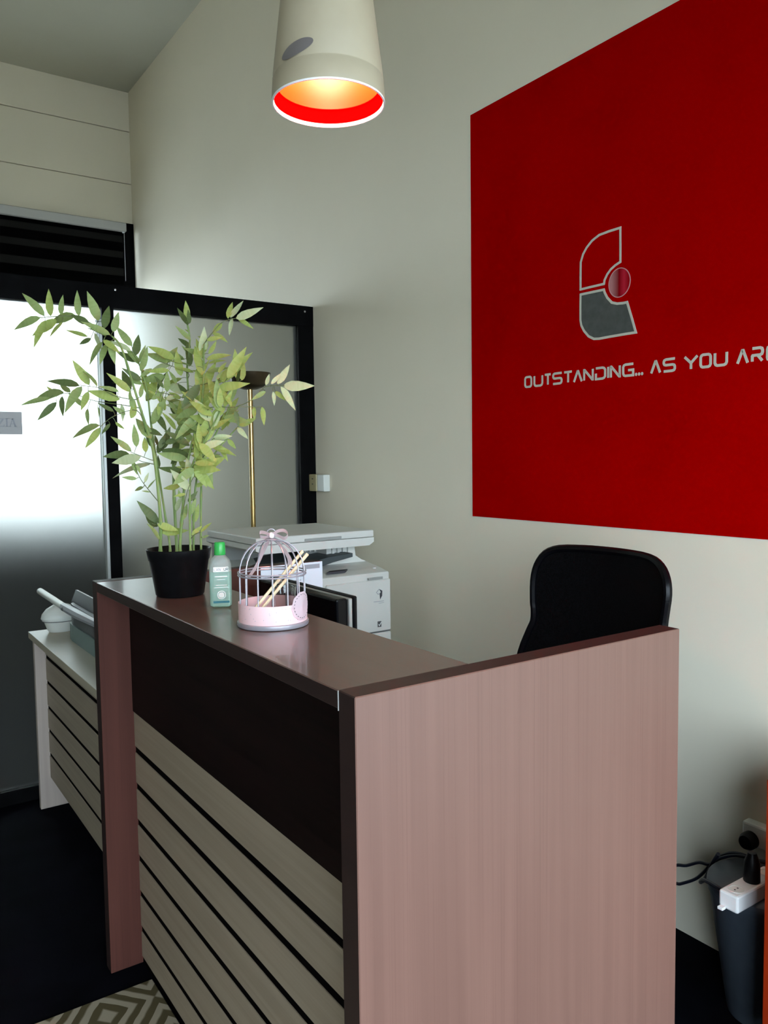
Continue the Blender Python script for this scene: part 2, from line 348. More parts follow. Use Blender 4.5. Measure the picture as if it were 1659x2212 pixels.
obj('pane', bx(bx0, 1.967, YB+.02, YB+.028, 2.86, 3.318), M['winglass'], w2)
for a, b in ((bx0, .80), (.85, 1.967)): obj('pane', bx(a, b, YB+.02, YB+.028, bz0+.03, 2.78), M['winglass'], w2)
# roller blind over the transom
bl = thing('zebra_roller_blind', 'black striped roller blind with white cassette over the high window', 'blind', (.83, YB-.03, 2.86))
obj('cassette', bx(bx0, 1.985, YB-.085, YB-.022, 3.246, 3.312, bev=.006, seg=2), M['cassette'], bl, 'white blind cassette')
zz = [3.246, 3.215, 3.165, 3.095, 3.045, 2.965, 2.905, 2.835]
for i, (a, b) in enumerate(zip(zz, zz[1:])):
    obj('sheer_band' if i % 2 else 'fabric_band', bx(bx0+.01, 1.960, YB-.052, YB-.048, b, a), M['fab_sheer'] if i % 2 else M['fab_dark'], bl)
bm = B()
for k in range(34): lathe(bm, [(0, -.0035), (.0035, 0), (0, .0035)], (1.972, YB-.06, 3.24-.011*k), 6)
tube(bm, [(1.972, YB-.06, 3.245), (1.972, YB-.06, 2.868)], .0012, 5)
obj('bead_chain', bm, M['chain'], bl)

# ------------------------------------------------------------------ frosted glass partition
YP = 3.66
pt_ = thing('glass_partition', 'black framed frosted glass partition behind the bamboo plant', 'partition', (XR-1.0, YP, 0))
obj('top_rail', bx(XL, XR, YP-.03, YP+.03, 2.124, 2.224), M['frame'], pt_)
for a, b in ((1.972, XR), (1.000, 1.052), (-.02, .03), (-1.06, -1.0), (XL, XL+.06)):
    obj('post', bx(a, b, YP-.028, YP+.028, 0, 2.124), M['frame'], pt_)
obj('edge_strip', bx(.984, .999, YP-.033, YP+.02, .02, 2.06, bev=.002), M['alu'], pt_, 'thin aluminium edge strip')
obj('strip_cap', bx(.978, 1.006, YP-.036, YP+.0, 2.06, 2.072, bev=.002), M['alu'], pt_)
for a, b in ((1.052, 1.972), (.03, .984), (-1.0, -.02), (XL+.06, -1.06)):
    obj('pane', bx(a, b, YP-.004, YP+.004, .06, 2.124), M['frost'], pt_)
    obj('bottom_rail', bx(a, b, YP-.026, YP+.026, 0, .06), M['frame'], pt_)
bm = B()
for x in (1.07, 2.00): lathe(bm, [(.006, 0), (.005, .003), (0, .004)], (0, 0, 0), 10)
bm.free()
for x in (1.062, 2.012):
    bm = lathe(B(), [(.0055, 0), (.0045, .0025), (0, .0032)], (0, 0, 0), 10)
    bmesh.ops.rotate(bm, verts=bm.verts, matrix=Matrix.Rotation(R(90), 3, 'X')); bmesh.ops.translate(bm, verts=bm.verts, vec=(x, YP-.030, 2.196 if x > 1.5 else 2.205))
    obj('screw', bm, M['steel'], pt_)
zs = thing('door_notice', 'small grey paper notice with serif letters stuck on the frosted glass', 'notice', (.55, YP-.005, 1.57))
obj('paper', bx(.36, .662, YP-.0055, YP-.0046, 1.568, 1.662), M['paper_grey'], zs)
def serif_letter(ch, x, z, w, h):
    y0, y1 = YP-.0064, YP-.0054; bm = B(); t = w*.24; s = .10*h
    if ch == 'Z':
        ribbon(bm, [(x, z+h-s/2), (x+w, z+h-s/2)], s*.8, 'Y', y0, y1); ribbon(bm, [(x+w*.82, z+h-s), (x+w*.18, z+s)], t, 'Y', y0, y1); ribbon(bm, [(x, z+s/2), (x+w, z+s/2)], s*.8, 'Y', y0, y1)
        ribbon(bm, [(x+s/3, z+h*.74), (x+s/3, z+h)], s*.6, 'Y', y0, y1); ribbon(bm, [(x+w-s/3, z), (x+w-s/3, z+h*.26)], s*.6, 'Y', y0, y1)
    if ch == 'I':
        ribbon(bm, [(x+w/2, z), (x+w/2, z+h)], h*.17, 'Y', y0, y1)
        for q in (z+s*.3, z+h-s*.3): ribbon(bm, [(x, q), (x+w, q)], s*.6, 'Y', y0, y1)
    if ch == 'A':
        ribbon(bm, [(x+w*.12, z), (x+w*.48, z+h)], t*.4, 'Y', y0, y1); ribbon(bm, [(x+w*.48, z+h), (x+w*.84, z)], t*.8, 'Y', y0, y1); ribbon(bm, [(x+w*.26, z+h*.34), (x+w*.72, z+h*.34)], s*.6, 'Y', y0, y1)
        for a, b in ((0, .28), (.66, 1)): ribbon(bm, [(x+w*a, z+s*.3), (x+w*b, z+s*.3)], s*.6, 'Y', y0, y1)
    return bm
for ch, x, w in (('Z', .566, .027), ('I', .597, .012), ('A', .611, .030)):
    obj('letter', serif_letter(ch, x, 1.600, w, .034), M['ink_grey'], zs)

# ------------------------------------------------------------------ red wall sign
XS = XR-.003
sg = thing('red_wall_sign', 'large dark red painted wall sign with cream slogan and emblem', 'sign', (XR-.002, 1.62, 1.217))
obj('panel', bx(XS, XR-.0002, .86, 2.392, 1.217, 2.742), M['red'], sg)
FONT = {
 'O': [([(.22, 1), (.08, .94), (0, .80), (0, .20), (.08, .06), (.22, 0), (.78, 0), (.92, .06), (1, .20), (1, .80), (.92, .94), (.78, 1)], True)],
 'U': [([(0, 1), (0, .22), (.07, .07), (.22, 0), (.78, 0), (.93, .07), (1, .22), (1, 1)], False)],
 'T': [([(0, 1), (1, 1)], False), ([(.52, .9), (.52, 0)], False)],
 'S': [([(1, 1), (.2, 1), (.05, .94), (0, .82), (0, .68), (.06, .56), (.2, .52), (.8, .52), (.94, .47), (1, .36), (1, .16), (.94, .05), (.8, 0), (0, 0)], False)],
 'A': [([(0, -.04), (.46, .95), (.54, .95), (1, -.04)], False)],
 'N': [([(0, 0), (0, .97), (.06, .97), (.94, .03), (1, .03), (1, 1)], False)],
 'D': [([(0, 1), (.72, 1), (.9, .94), (1, .8), (1, .2), (.9, .06), (.72, 0), (0, 0), (0, .52)], False)],
 'I': [([(.5, 0), (.5, 1)], False)],
 'G': [([(1, 1), (.22, 1), (.07, .94), (0, .8), (0, .2), (.07, .06), (.22, 0), (1, 0), (1, .48), (.5, .48)], False)],
 'Y': [([(0, 1), (.5, .46), (1, 1)], False), ([(.5, .5), (.5, -.04)], False)],
 'R': [([(0, 1), (.78, 1), (.94, .94), (1, .8), (1, .66), (.94, .52), (.78, .46), (.05, .46), (0, .40), (0, 0)], False), ([(.55, .44), (.98, 0)], False)],
 'E': [([(1, 1), (.2, 1), (.05, .94), (0, .8), (0, .2), (.05, .06), (.2, 0), (1, 0)], False), ([(.02, .5), (.9, .5)], False)],
}
SLOGAN = [('O', 2.1043, 2.0657), ('U', 2.0584, 2.012), ('T', 2.0076, 1.9728), ('S', 1.9685, 1.922), ('T', 1.9178, 1.8767), ('A', 1.8743, 1.8326), ('N', 1.8302, 1.7859), ('D', 1.7805, 1.7352), ('I', 1.7315, 1.7219), ('N', 1.7197, 1.6769), ('G', 1.6712, 1.6255),
          ('A', 1.5665, 1.5271), ('S', 1.5219, 1.4762), ('Y', 1.4508, 1.4013), ('O', 1.3984, 1.3593), ('U', 1.3536, 1.3095), ('A', 1.2849, 1.2473), ('R', 1.2421, 1.2056), ('E', 1.1995, 1.163)]
LW = .0078
for ch, ya, yb in SLOGAN:
    bm = B(); w = abs(ya-yb)-LW; h = .0425-LW; zb = 1.6915+LW/2
    for k, (pts, closed) in enumerate(FONT[ch]):
        ribbon(bm, [(ya-LW/2-u*w, zb+v*h) for u, v in pts], LW, 'X', XS-.0012+.0003*k, XS-.0001+.00004*k, closed)
    obj('letter', bm, M['sign_white'], sg)
for yc in (1.618, 1.607, 1.596):
    obj('dot', prism(B(), [(yc+.0042*math.cos(a), 1.6965+.0052*math.sin(a)) for a in [i*math.pi/5 for i in range(10)]], 'X', XS-.0012, XS-.0001), M['sign_white'], sg)
UPP = [(1.6794,2.1571),(1.7253,2.1567),(1.7659,2.1542),(1.7961,2.1426),(1.819,2.1254),(1.8345,2.107),(1.8446,2.0824),(1.8452,2.035),(1.845,1.992),(1.7991,1.9922),(1.7447,1.9922),(1.7426,2.0039),(1.7316,2.0203),(1.7171,2.0335),(1.6991,2.043),(1.6785,2.0496)]
LOW = [(1.845,1.9797),(1.799,1.9792),(1.7454,1.9785),(1.7424,1.9693),(1.7311,1.95),(1.7127,1.9314),(1.691,1.9244),(1.6661,1.922),(1.6513,1.9224),(1.6342,1.8748),(1.6165,1.8225),(1.6652,1.8228),(1.7229,1.8225),(1.7638,1.8217),(1.7866,1.824),(1.8098,1.8359),(1.8294,1.8564),(1.8413,1.876),(1.8454,1.8946),(1.8456,1.9395)]
def shrink(poly, f=.972):
    cy = sum(p[0] for p in poly)/len(poly); cz = sum(p[1] for p in poly)/len(poly)
    return [(cy+(p[0]-cy)*f, cz+(p[1]-cz)*f) for p in poly]
obj('emblem_outline', ribbon(B(), shrink(UPP), .0075, 'X', XS-.0013, XS-.0001, True), M['sign_white'], sg)
obj('emblem_fill', prism(B(), shrink(LOW, .96), 'X', XS-.0009, XS-.0001), M['sign_grey'], sg, 'dark grey emblem field')
obj('emblem_outline', ribbon(B(), shrink(LOW), .0078, 'X', XS-.0015, XS-.0002, True), M['sign_white'], sg)
BC = (1.6842, 1.987)
el = [(BC[0]+.0415*math.cos(a), BC[1]+.0445*math.sin(a)) for a in [2*math.pi*i/32 for i in range(32)]]
obj('emblem_ball', prism(B(), el, 'X', XS-.0009, XS-.0001), M['sphere_print'], sg, 'shaded red ball', origin=(XS, BC[0], BC[1]))
obj('emblem_ring', ribbon(B(), el, .0028, 'X', XS-.0013, XS-.0002, True), M['sign_pink'], sg)

# ------------------------------------------------------------------ reception counter
ct = thing('reception_counter', 'dark walnut reception counter with beige slatted front, tallest desk in the room', 'counter', (.70, 1.60, 0))
ZT = 1.12
pn = obj('end_panel', bx(.578, 1.305, .922, .967, 0, ZT, bev=.0015), [M['walnut'], M['walnut_edge']], ct, 'lighter walnut end panel facing the room')
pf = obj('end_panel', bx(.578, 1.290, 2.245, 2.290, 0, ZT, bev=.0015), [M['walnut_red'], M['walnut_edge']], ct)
for o in (pn, pf):
    for p in o.data.polygons:
        if abs(p.normal.y) < .5: p.material_index = 1
ctop = obj('counter_top', bx(.578, .823, .9675, 2.2445, ZT-.028, ZT-.0006, bev=.0015), [M['walnut_top'], M['walnut_edge']], ct)
for p in ctop.data.polygons:
    if abs(p.normal.z) < .5: p.material_index = 1
obj('seam_strip', bx(.5774, .5790, .9664, .9679, ZT-.030, ZT-.001), M['cassette'], ct, 'thin white strip at the top board seam')
obj('upper_panel', bx(.664, .690, .968, 2.244, .744, ZT-.029), M['wenge'], ct, 'dark wenge upper front panel')
obj('backing', bx(.6692, .690, .968, 2.244, .0, .743), M['groove'], ct)
gz = [.743, .633, .527, .421, .315, .210, .104, .012]
for a, b in zip(gz, gz[1:]):
    t = a - (.001 if a == .743 else .0095); q = b+.0095
    obj('slat', bx(.6665, .673, .968, 2.244, q, t, bev=.0008), M['slat'], ct)
obj('worktop', bx(.692, 1.27, .968, 2.244, .715, .740, bev=.001), M['desk_top'], ct)

# lower return desk at the left end
dk = thing('low_side_desk', 'lower pale beige slatted side desk beyond the counter', 'desk', (.95, 2.95, 0))
obj('desk_top', bx(.640, 1.24, 2.300, 3.600, .712, .740, bev=.001), M['desk_top'], dk)
obj('side_panel', bx(.645, 1.22, 3.512, 3.540, 0, .7115, bev=.001), M['desk_side'], dk)
obj('side_panel', bx(.645, 1.22, 2.305, 2.330, 0, .7115, bev=.001), M['desk_side'], dk)
obj('backing', bx(.690, .706, 2.331, 3.511, .135, .711), M['groove'], dk)
gz = [.711, .645, .538, .432, .333, .231, .130]
for i, (a, b) in enumerate(zip(gz, gz[1:])):
    obj('slat', bx(.6870, .6955, 2.331, 3.511, b+(.008 if i < 5 else 0), a-(.008 if i else .0), bev=.0007), M['slat2'], dk)

# floor rug
rg = thing('patterned_rug', 'flat woven rug with cream and olive nested diamond pattern on the black floor', 'rug', (.05, 1.55, 0))
bm = bx(-.62, .663, .99, 2.146, .0008, .0075, bev=.002)
bmesh.ops.rotate(bm, verts=bm.verts, cent=(.652, 2.14, 0), matrix=Matrix.Rotation(R(0), 3, 'Z'))
obj('rug_weave', bm, M['rug'], rg)

# ------------------------------------------------------------------ pendant lamp
LX, LY_, LZ = .744, 1.242, 2.066
pl = thing('pendant_lamp', 'cream bucket pendant lamp with glowing orange interior hanging over the counter', 'lamp', (LX, LY_, LZ))
c = (LX, LY_, LZ)
obj('lamp_shade', lathe(B(), [(.0978, .0034), (.0987, .010), (.0968, .038), (.0945, .041), (.0945, .043), (.0960, .046), (.0800, .175), (.062, .330), (.055, .345), (.020, .352), (.020, .349), (.052, .341), (.059, .328), (.0775, .173), (.0930, .046), (.0962, .010), (.0968, .0034)], c, 64), M['cream'], pl, smooth=True)
obj('shade_lining', lathe(B(), [(.0915, .030), (.0912, .046), (.0760, .173), (.0575, .325), (.030, .338), (.0, .338)], c, 64), M['lamp_orange'], pl, 'orange reflective lining', smooth=True)
obj('inner_ring', lathe(B(), [(.0955, .0068), (.0945, .012), (.0925, .028), (.0885, .030), (.0880, .0285), (.0905, .026), (.0925, .011), (.0942, .0068)], c, 64), M['lamp_red'], pl, 'bright red inner ring', smooth=True)
obj('rim', lathe(B(), [(.0948, .0066), (.0958, 0), (.0980, 0), (.0985, .0030), (.0976, .0031), (.0966, .0068), (.0948, .0066)], c, 64), M['lamp_rim'], pl, 'pale rim', smooth=True)
sk = obj('bulb_socket', lathe(B(), [(0, .335), (.020, .335), (.022, .20), (.022, .175), (.016, .168), (0, .168)], c, 20), M['blackpl'], pl, smooth=True)
obj('bulb', lathe(B(), [(0, .169), (.014, .167), (.016, .158), (.028, .136), (.031, .117), (.027, .100), (.015, .089), (0, .086)], c, 24), M['bulb'], sk, 'glowing bulb', smooth=True)
obj('cord', tube(B(), [(LX, LY_, LZ+.348), (LX, LY_, ZC-.05)], .004, 8), M['blackpl'], pl)
obj('ceiling_rose', lathe(B(), [(0, ZC-.06-LZ), (.02, ZC-.06-LZ), (.055, ZC-.02-LZ), (.06, ZC-.0005-LZ), (0, ZC-.0005-LZ)], c, 28), M['cream'], pl, smooth=True)
# worn oval sticker wrapped on the shade
bm = B(); rows = []
for i in range(21):
    row = []
    u = -math.cos(math.pi*i/20); hgt = math.sqrt(max(0, 1-u*u))*.0135
    ang = R(206)+u*R(19)
    for k in (-1, 0, 1):
        z = .056+k*hgt*.9+u*.0065
        rr = .0960-(z-.046)*(.0160/.129)+.0012
        row.append(bm.verts.new((LX+rr*math.cos(ang), LY_+rr*math.sin(ang), LZ+z)))
    rows.append(row)
for p, q in zip(rows, rows[1:]):
    for k in range(2):
        try: bm.faces.new((p[k], q[k], q[k+1], p[k+1]))
        except ValueError: pass
obj('oval_sticker', bm, M['grey_lab'], pl, 'worn grey oval sticker')

# ------------------------------------------------------------------ brass floor lamp
fl = thing('floor_lamp', 'tall brass uplighter floor lamp with dark bowl in front of the partition', 'lamp', (1.605, 3.43, 0))
c = (1.605, 3.43, 0)
obj('base', lathe(B(), [(0, .0005), (.115, .0005), (.120, .012), (.100, .024), (.02, .034), (0, .034)], c, 36), M['bronze'], fl, smooth=True)
obj('pole', lathe(B(), [(.0115, .03), (.0115, .62), (.0125, .62), (.0125, .64), (.0115, .64), (.0115, 1.22), (.0125, 1.22), (.0125, 1.24), (.0115, 1.24), (.0115, 1.785), (0, 1.785)], c, 16), M['brass'], fl, smooth=True)
obj('bowl', lathe(B(), [(0, 1.772), (.035, 1.774), (.062, 1.785), (.085, 1.808), (.094, 1.842), (.096, 1.848), (.092, 1.848), (.080, 1.812), (.055, 1.790), (0, 1.782)], c, 40), M['bronze'], fl, 'dark bronze bowl', smooth=True)

# ------------------------------------------------------------------ wall switch by the partition
ws = thing('wall_switch', 'beige and white surface mounted socket box beside the black partition post', 'switch', (XR, 3.56, 1.286))
obj('switch_box', bx(XR-.042, XR-.0005, 3.558, 3.632, 1.284, 1.370, bev=.004, seg=2), M['beige_pl'], ws, 'yellowed beige box')
for z in (1.345, 1.318): obj('slot', bx(XR-.0435, XR-.0415, 3.588, 3.600, z, z+.005), M['ink'], ws)
obj('cover_box', bx(XR-.038, XR-.0005, 3.488, 3.5575, 1.284, 1.369, bev=.004, seg=2), M['white_pl'], ws, 'white box half')
for y0 in (3.505, 3.528): pass
obj('cable_entry', bx(XR-.02, XR-.0005, 3.633, 3.648, 1.315, 1.342, bev=.002), M['beige_pl'], ws)

# ------------------------------------------------------------------ copier
cp = thing('copier', 'large white photocopier standing against the wall behind the counter', 'copier', (1.62, 3.0, 0))
Y0 = 2.75
obj('body', bx(1.33, 1.905, Y0, 3.30, .05, .975, bev=.008, seg=2), M['copier'], cp)
obj('front_door', bx(1.592, 1.902, Y0-.012, Y0-.0005, .728, .945, bev=.004), M['copier'], cp)
obj('side_door', bx(1.335, 1.586, Y0-.012, Y0-.0005, .728, .945, bev=.004), M['copier'], cp)
for a, b in ((.40, .722), (.07, .394)):
    d = obj('paper_drawer', bx(1.335, 1.902, Y0-.012, Y0-.0005, a, b, bev=.004), M['copier'], cp)
    obj('drawer_handle', bx(1.52, 1.72, Y0-.016, Y0-.0125, b-.05, b-.02, bev=.0015), M['copier_grey'], d)
obj('latch', bx(1.79, 1.86, Y0-.0155, Y0-.0125, .947, .957), M['copier_grey'], cp)
obj('seam', bx(1.335, 1.902, Y0-.004, Y0-.0003, .7225, .7275), M['seam'], cp)
bm = prism(B(), [(Y0+.006, .9755), (3.29, .9755), (3.29, 1.02), (Y0+.16, 1.0), (Y0+.05, .985)], 'X', 1.34, 1.895); obj('upper_deck', bm, M['copier'], cp)
obj('control_pad', prism(B(), [(1.615, 2.775), (1.70, 2.775), (1.735, 2.81), (1.650, 2.81)], 'Z', .983, .992), M['ink'], cp, 'small black control pad')
obj('button', lathe(B(), [(.007, 0), (.007, .004), (0, .005)], (1.862, 2.80, .9845), 12), M['white_bright'], cp)
# output cavity: dark curved tray and ribbed right column
pr = [(1.36, 1.005), (1.46, 1.01), (1.56, 1.025), (1.66, 1.043), (1.78, 1.052), (1.78, 1.036), (1.68, 1.020), (1.60, 1.001), (1.54, .988), (1.36, .985)]
obj('output_tray', prism(B(), pr, 'Y', 2.84, 3.26), M['copier_dark'], cp, 'dark grey curved output tray')
bm = prism(B(), [(1.70, 1.000), (1.90, 1.000), (1.872, 1.012), (1.845, 1.03), (1.838, 1.09), (1.70, 1.09)], 'Y', 2.92, 3.29); obj('column', bm, M['copier'], cp)
obj('rear_wall', bx(1.34, 1.70, 3.22, 3.29, 1.0, 1.09), M['copier_grey'], cp)
for k in range(4): obj('vent_rib', bx(1.722+.026*k, 1.733+.026*k, 2.908, 2.9205, 1.040, 1.076, bev=.001), M['copier'], cp)
for k in range(3): obj('vent_rib', bx(1.632+.024*k, 1.642+.024*k, 2.99, 3.0, 1.052, 1.080, bev=.001), M['copier'], cp)
obj('vent_back', bx(1.62, 1.70, 3.0, 3.03, 1.035, 1.09), M['copier_grey'], cp)
bm = prism(B(), [(1.318, 1.117), (1.862, 1.117), (1.862, 1.098), (1.838, 1.084), (1.345, 1.084), (1.318, 1.098)], 'Y', 2.80, 3.295); obj('scanner', bm, M['copier'], cp)
ld = obj('lid', bx(1.320, 1.862, 2.80, 3.29, 1.1185, 1.148, bev=.005, seg=2), M['copier'], cp)
obj('lid_handle', bx(1.53, 1.70, 2.7945, 2.799, 1.122, 1.132, bev=.001), M['copier_grey'], ld)
for a in ((1.36, 2.80), (1.86, 2.80), (1.36, 3.25), (1.86, 3.25)): obj('foot', lathe(B(), [(0, .0005), (.025, .0005), (.025, .048), (0, .048)], (a[0], a[1], 0), 14), M['blackpl'], cp)
yl = Y0-.0135
lg = obj('logo', prism(B(), [(1.843, .906), (1.858, .898), (1.857, .877), (1.847, .863), (1.845, .885), (1.851, .893)], 'Y', yl, Y0-.0122), M['ink'], cp, 'black folded cube emblem')
obj('logo_line', ribbon(B(), [(1.843, .906), (1.829, .893), (1.838, .884), (1.845, .889)], .0016, 'Y', yl, Y0-.0122), M['ink_grey'], lg)
obj('fine_print', box(box(B(), 1.815, 1.866, yl+.0006, Y0-.0122, .8535, .8555), 1.840, 1.866, yl+.0006, Y0-.0122, .8465, .8480), M['ink_grey'], cp)
bd = obj('badge', bx(1.833, 1.851, yl, Y0-.0122, .747, .771), M['seam'], cp, 'small dark square badge')
obj('badge_tick', ribbon(B(), [(1.836, .759), (1.841, .753), (1.850, .766)], .003, 'Y', yl-.0008, yl-.0001), M['label'], bd)

# ------------------------------------------------------------------ monitor on the worktop
mo = thing('monitor', 'black flat monitor seen from behind on the worktop inside the counter', 'monitor', (1.05, 1.92, .74))
bk = bx(1.012, 1.046, 1.695, 2.150, .830, 1.100, bev=.006, seg=2); obj('back_shell', bk, M['blackgloss'], mo)
obj('side_band', bx(1.0465, 1.058, 1.692, 2.153, .828, 1.099, bev=.002), M['alu'], mo, 'silver side band')
fr = obj('bezel', bx(1.0585, 1.070, 1.688, 2.157, .824, 1.104, bev=.003), M['blackpl'], mo)
obj('screen', bx(1.0702, 1.0712, 1.705, 2.140, .845, 1.088), M['screen'], fr)
obj('stand_neck', bx(1.0, 1.011, 1.885, 1.955, .752, .95, bev=.003), M['blackpl'], mo)
obj('stand_base', lathe(B(), [(0, .0005), (.11, .0005), (.11, .008), (.03, .0125), (0, .0125)], (1.02, 1.92, .74), 28), M['blackpl'], mo, smooth=True)

# notice sheets hung on the inner side of the far end panel
nt = thing('printed_notice_sheet', 'bluish white printed notice sheet on the inner side of the far end panel', 'notice', (1.18, 2.244, .95))
obj('sheet', bx(1.070, 1.2885, 2.2415, 2.2440, .960, 1.1185), M['paper'], nt)
obj('heading', bx(1.215, 1.278, 2.2405, 2.2412, 1.098, 1.112), M['ink_grey'], nt, 'grey heading bar')
bm = B()
random.seed(3)
for k in range(9):
    z = 1.088-k*.012
    box(bm, 1.13, 1.13+random.uniform(.05, .13), 2.2407, 2.2413, z, z+.0022)
obj('text_lines', bm, M['ink_grey'], nt)

# ------------------------------------------------------------------ office chair
ch = thing('office_chair', 'black mesh office chair with high rounded back behind the counter', 'chair', (1.48, 1.43, 0))
XB = 1.655
OUT = [(1.45, .60), (1.62, .60), (1.678, .70), (1.690, .80), (1.680, .880), (1.659, .945), (1.648, .975), (1.648, 1.01), (1.651, 1.03), (1.653, 1.09), (1.645, 1.135), (1.622, 1.170), (1.58, 1.187), (1.50, 1.192), (1.43, 1.193), (1.36, 1.193), (1.28, 1.190), (1.235, 1.174), (1.210, 1.146), (1.202, 1.110), (1.207, 1.07), (1.212, 1.03), (1.209, .985), (1.200, .945), (1.178, .88), (1.168, .80), (1.180, .70), (1.24, .60), (1.36, .60)]
def backx(y, z): return XB + .05*(1-((y-1.427)/.24)**2) + .06*(z-.85) - .02
path = smooth_path([(backx(y, z)-.004, y, z) for y, z in OUT], 3, True)
obj('back_frame', tube(B(), path, .011, 8, True), M['blackgloss'], ch, 'glossy black back frame', smooth=True)
bm = B(); P2 = smooth_path([(0, y, z) for y, z in OUT], 3, True); cyz = (1.427, .92); rings = []
for s in (1.0, .8, .55, .28):
    rings.append([bm.verts.new((backx(cyz[0]+(p.y-cyz[0])*s, cyz[1]+(p.z-cyz[1])*s)-.006, cyz[0]+(p.y-cyz[0])*s, cyz[1]+(p.z-cyz[1])*s)) for p in P2])
cv = bm.verts.new((backx(*cyz)-.006, *cyz)); n = len(P2)
for a, b in zip(rings, rings[1:]):
    for i in range(n): bm.faces.new((a[i], a[(i+1) % n], b[(i+1) % n], b[i]))
for i in range(n): bm.faces.new((rings[-1][i], rings[-1][(i+1) % n], cv))
ex = bmesh.ops.extrude_face_region(bm, geom=list(bm.faces)); bmesh.ops.translate(bm, verts=[v for v in ex['geom'] if isinstance(v, bmesh.types.BMVert)], vec=(.008, 0, 0))
obj('back_mesh', bm, M['mesh'], ch, smooth=True)
obj('side_clip', bx(XB-.03, XB+.012, 1.196, 1.206, .978, 1.004, bev=.002), M['blackgloss'], ch)
obj('back_support', tube(B(), smooth_path([(1.46, 1.43, .40), (1.62, 1.43, .41), (1.715, 1.43, .50), (1.722, 1.43, .72)], 5), .018, 10), M['blackpl'], ch, smooth=True)
st = bx(1.315, 1.66, 1.19, 1.67, .445, .505, bev=.022, seg=3); obj('seat', st, M['mesh'], ch, smooth=True)
obj('seat_plate', bx(1.38, 1.58, 1.33, 1.53, .405, .4445, bev=.004), M['blackpl'], ch)
obj('gas_column', lathe(B(), [(0, .10), (.026, .10), (.026, .25), (.016, .25), (.016, .405), (0, .405)], (1.48, 1.43, 0), 18), M['blackpl'], ch, smooth=True)
obj('hub', lathe(B(), [(0, .07), (.045, .07), (.042, .115), (0, .12)], (1.48, 1.43, 0), 18), M['blackpl'], ch, smooth=True)
for k in range(5):
    a = R(20+72*k); dx, dy = math.cos(a), math.sin(a)
    lg_ = obj('leg', tube(B(), [(1.48+.03*dx, 1.43+.03*dy, .095), (1.48+.26*dx, 1.43+.26*dy, .070)], [.020, .012], 8), M['blackpl'], ch, smooth=True)
    bm = tube(B(), [(1.48+.26*dx-.018*dy, 1.43+.26*dy+.018*dx, .0255), (1.48+.26*dx+.018*dy, 1.43+.26*dy-.018*dx, .0255)], .025, 14)
    obj('caster', bm, M['blackpl'], lg_)

# ------------------------------------------------------------------ objects on the low desk
bi = thing('binding_machine', 'teal and navy binding machine with raised pale lever on the low side desk', 'office machine', (.80, 2.95, .74))
base = [(.748, 2.60), (.746, 3.29), (.751, 3.345), (.772, 3.383), (.83, 3.398), (.985, 3.38), (.985, 2.60)]
obj('base', prism(B(), base, 'Z', .7405, .806), M['teal'], bi, 'teal base')
top = [(.754, 2.61), (.752, 3.287), (.757, 3.340), (.777, 3.375), (.832, 3.389), (.975, 3.37), (.975, 2.61)]
obj('body', prism(B(), top, 'Z', .8065, .884), M['navy'], bi, 'dark navy body')
obj('cover', prism(B(), [(.770, .8845), (.785, .8845), (.796, .929), (.788, .930)], 'Y', 2.62, 3.385), M['navy'], bi)
lv = obj('lever_arm', tube(B(), [(.698, 2.62, .912), (.692, 2.74, .913), (.692, 2.95, .906), (.692, 3.168, .903)], [.012, .014, .017, .016], 8), M['lever'], bi, 'grey lever arm', smooth=True)
obj('lever_grip', tube(B(), [(.692, 3.170, .903), (.692, 3.38, .905), (.692, 3.590, .907), (.692, 3.600, .907)], [.0135, .0140, .0140, .010], 12), M['white_pl'], lv, 'white lever grip', smooth=True)
obj('lever_bracket', tube(B(), [(.698, 2.625, .911), (.742, 2.625, .900), (.756, 2.625, .870)], .010, 8), M['lever'], bi, smooth=True)
obj('pivot', tube(B(), [(.674, 3.12, .903), (.6785, 3.12, .903)], .006, 10), M['seam'], lv)
dv = thing('desktop_device', 'small white rounded plastic device on the low desk behind the pale lever', 'device', (.80, 3.53, .74))
c = (.758, 3.530, .7405)
obj('lower_shell', lathe(B(), [(0, 0), (.046, 0), (.053, .010), (.064, .042), (.069, .047), (0, .047)], c, 32, sx=1.05, sy=.78), M['white_pl'], dv, smooth=True)
obj('upper_shell', lathe(B(), [(.0695, .0475), (.0755, .058), (.071, .076), (.055, .096), (.030, .111), (0, .117)], c, 32, sx=1.05, sy=.78), M['white_pl'], dv, smooth=True)
obj('seam', lathe(B(), [(.0685, .0455), (.0708, .0455), (.0708, .0482), (.0685, .0482)], c, 32, sx=1.05, sy=.78), M['seam'], dv)

# ------------------------------------------------------------------ things on the counter
def rr_loop(hw, hd, r, n=5):
    pts = []
    for cx_, cy_, a0 in ((hw-r, hd-r, 0), (-hw+r, hd-r, 90), (-hw+r, -hd+r, 180), (hw-r, -hd+r, 270)):
        for i in range(n+1):
            a = R(a0+90*i/n); pts.append((cx_+r*math.cos(a), cy_+r*math.sin(a)))
    return pts
def loft(bm, levels, c, ang=0.0, cap0=True, cap1=True):
    rows = []; ca, sa = math.cos(ang), math.sin(ang)
    for z, hw, hd, r in levels:
        rows.append([bm.verts.new((c[0]+x*ca-y*sa, c[1]+x*sa+y*ca, c[2]+z)) for x, y in rr_loop(hw, hd, r)])
    n = len(rows[0])
    for p, q in zip(rows, rows[1:]):
        for i in range(n): bm.faces.new((p[i], p[(i+1) % n], q[(i+1) % n], q[i]))
    if cap0: bm.faces.new(list(reversed(rows[0])))
    if cap1: bm.faces.new(rows[-1])
    return bm

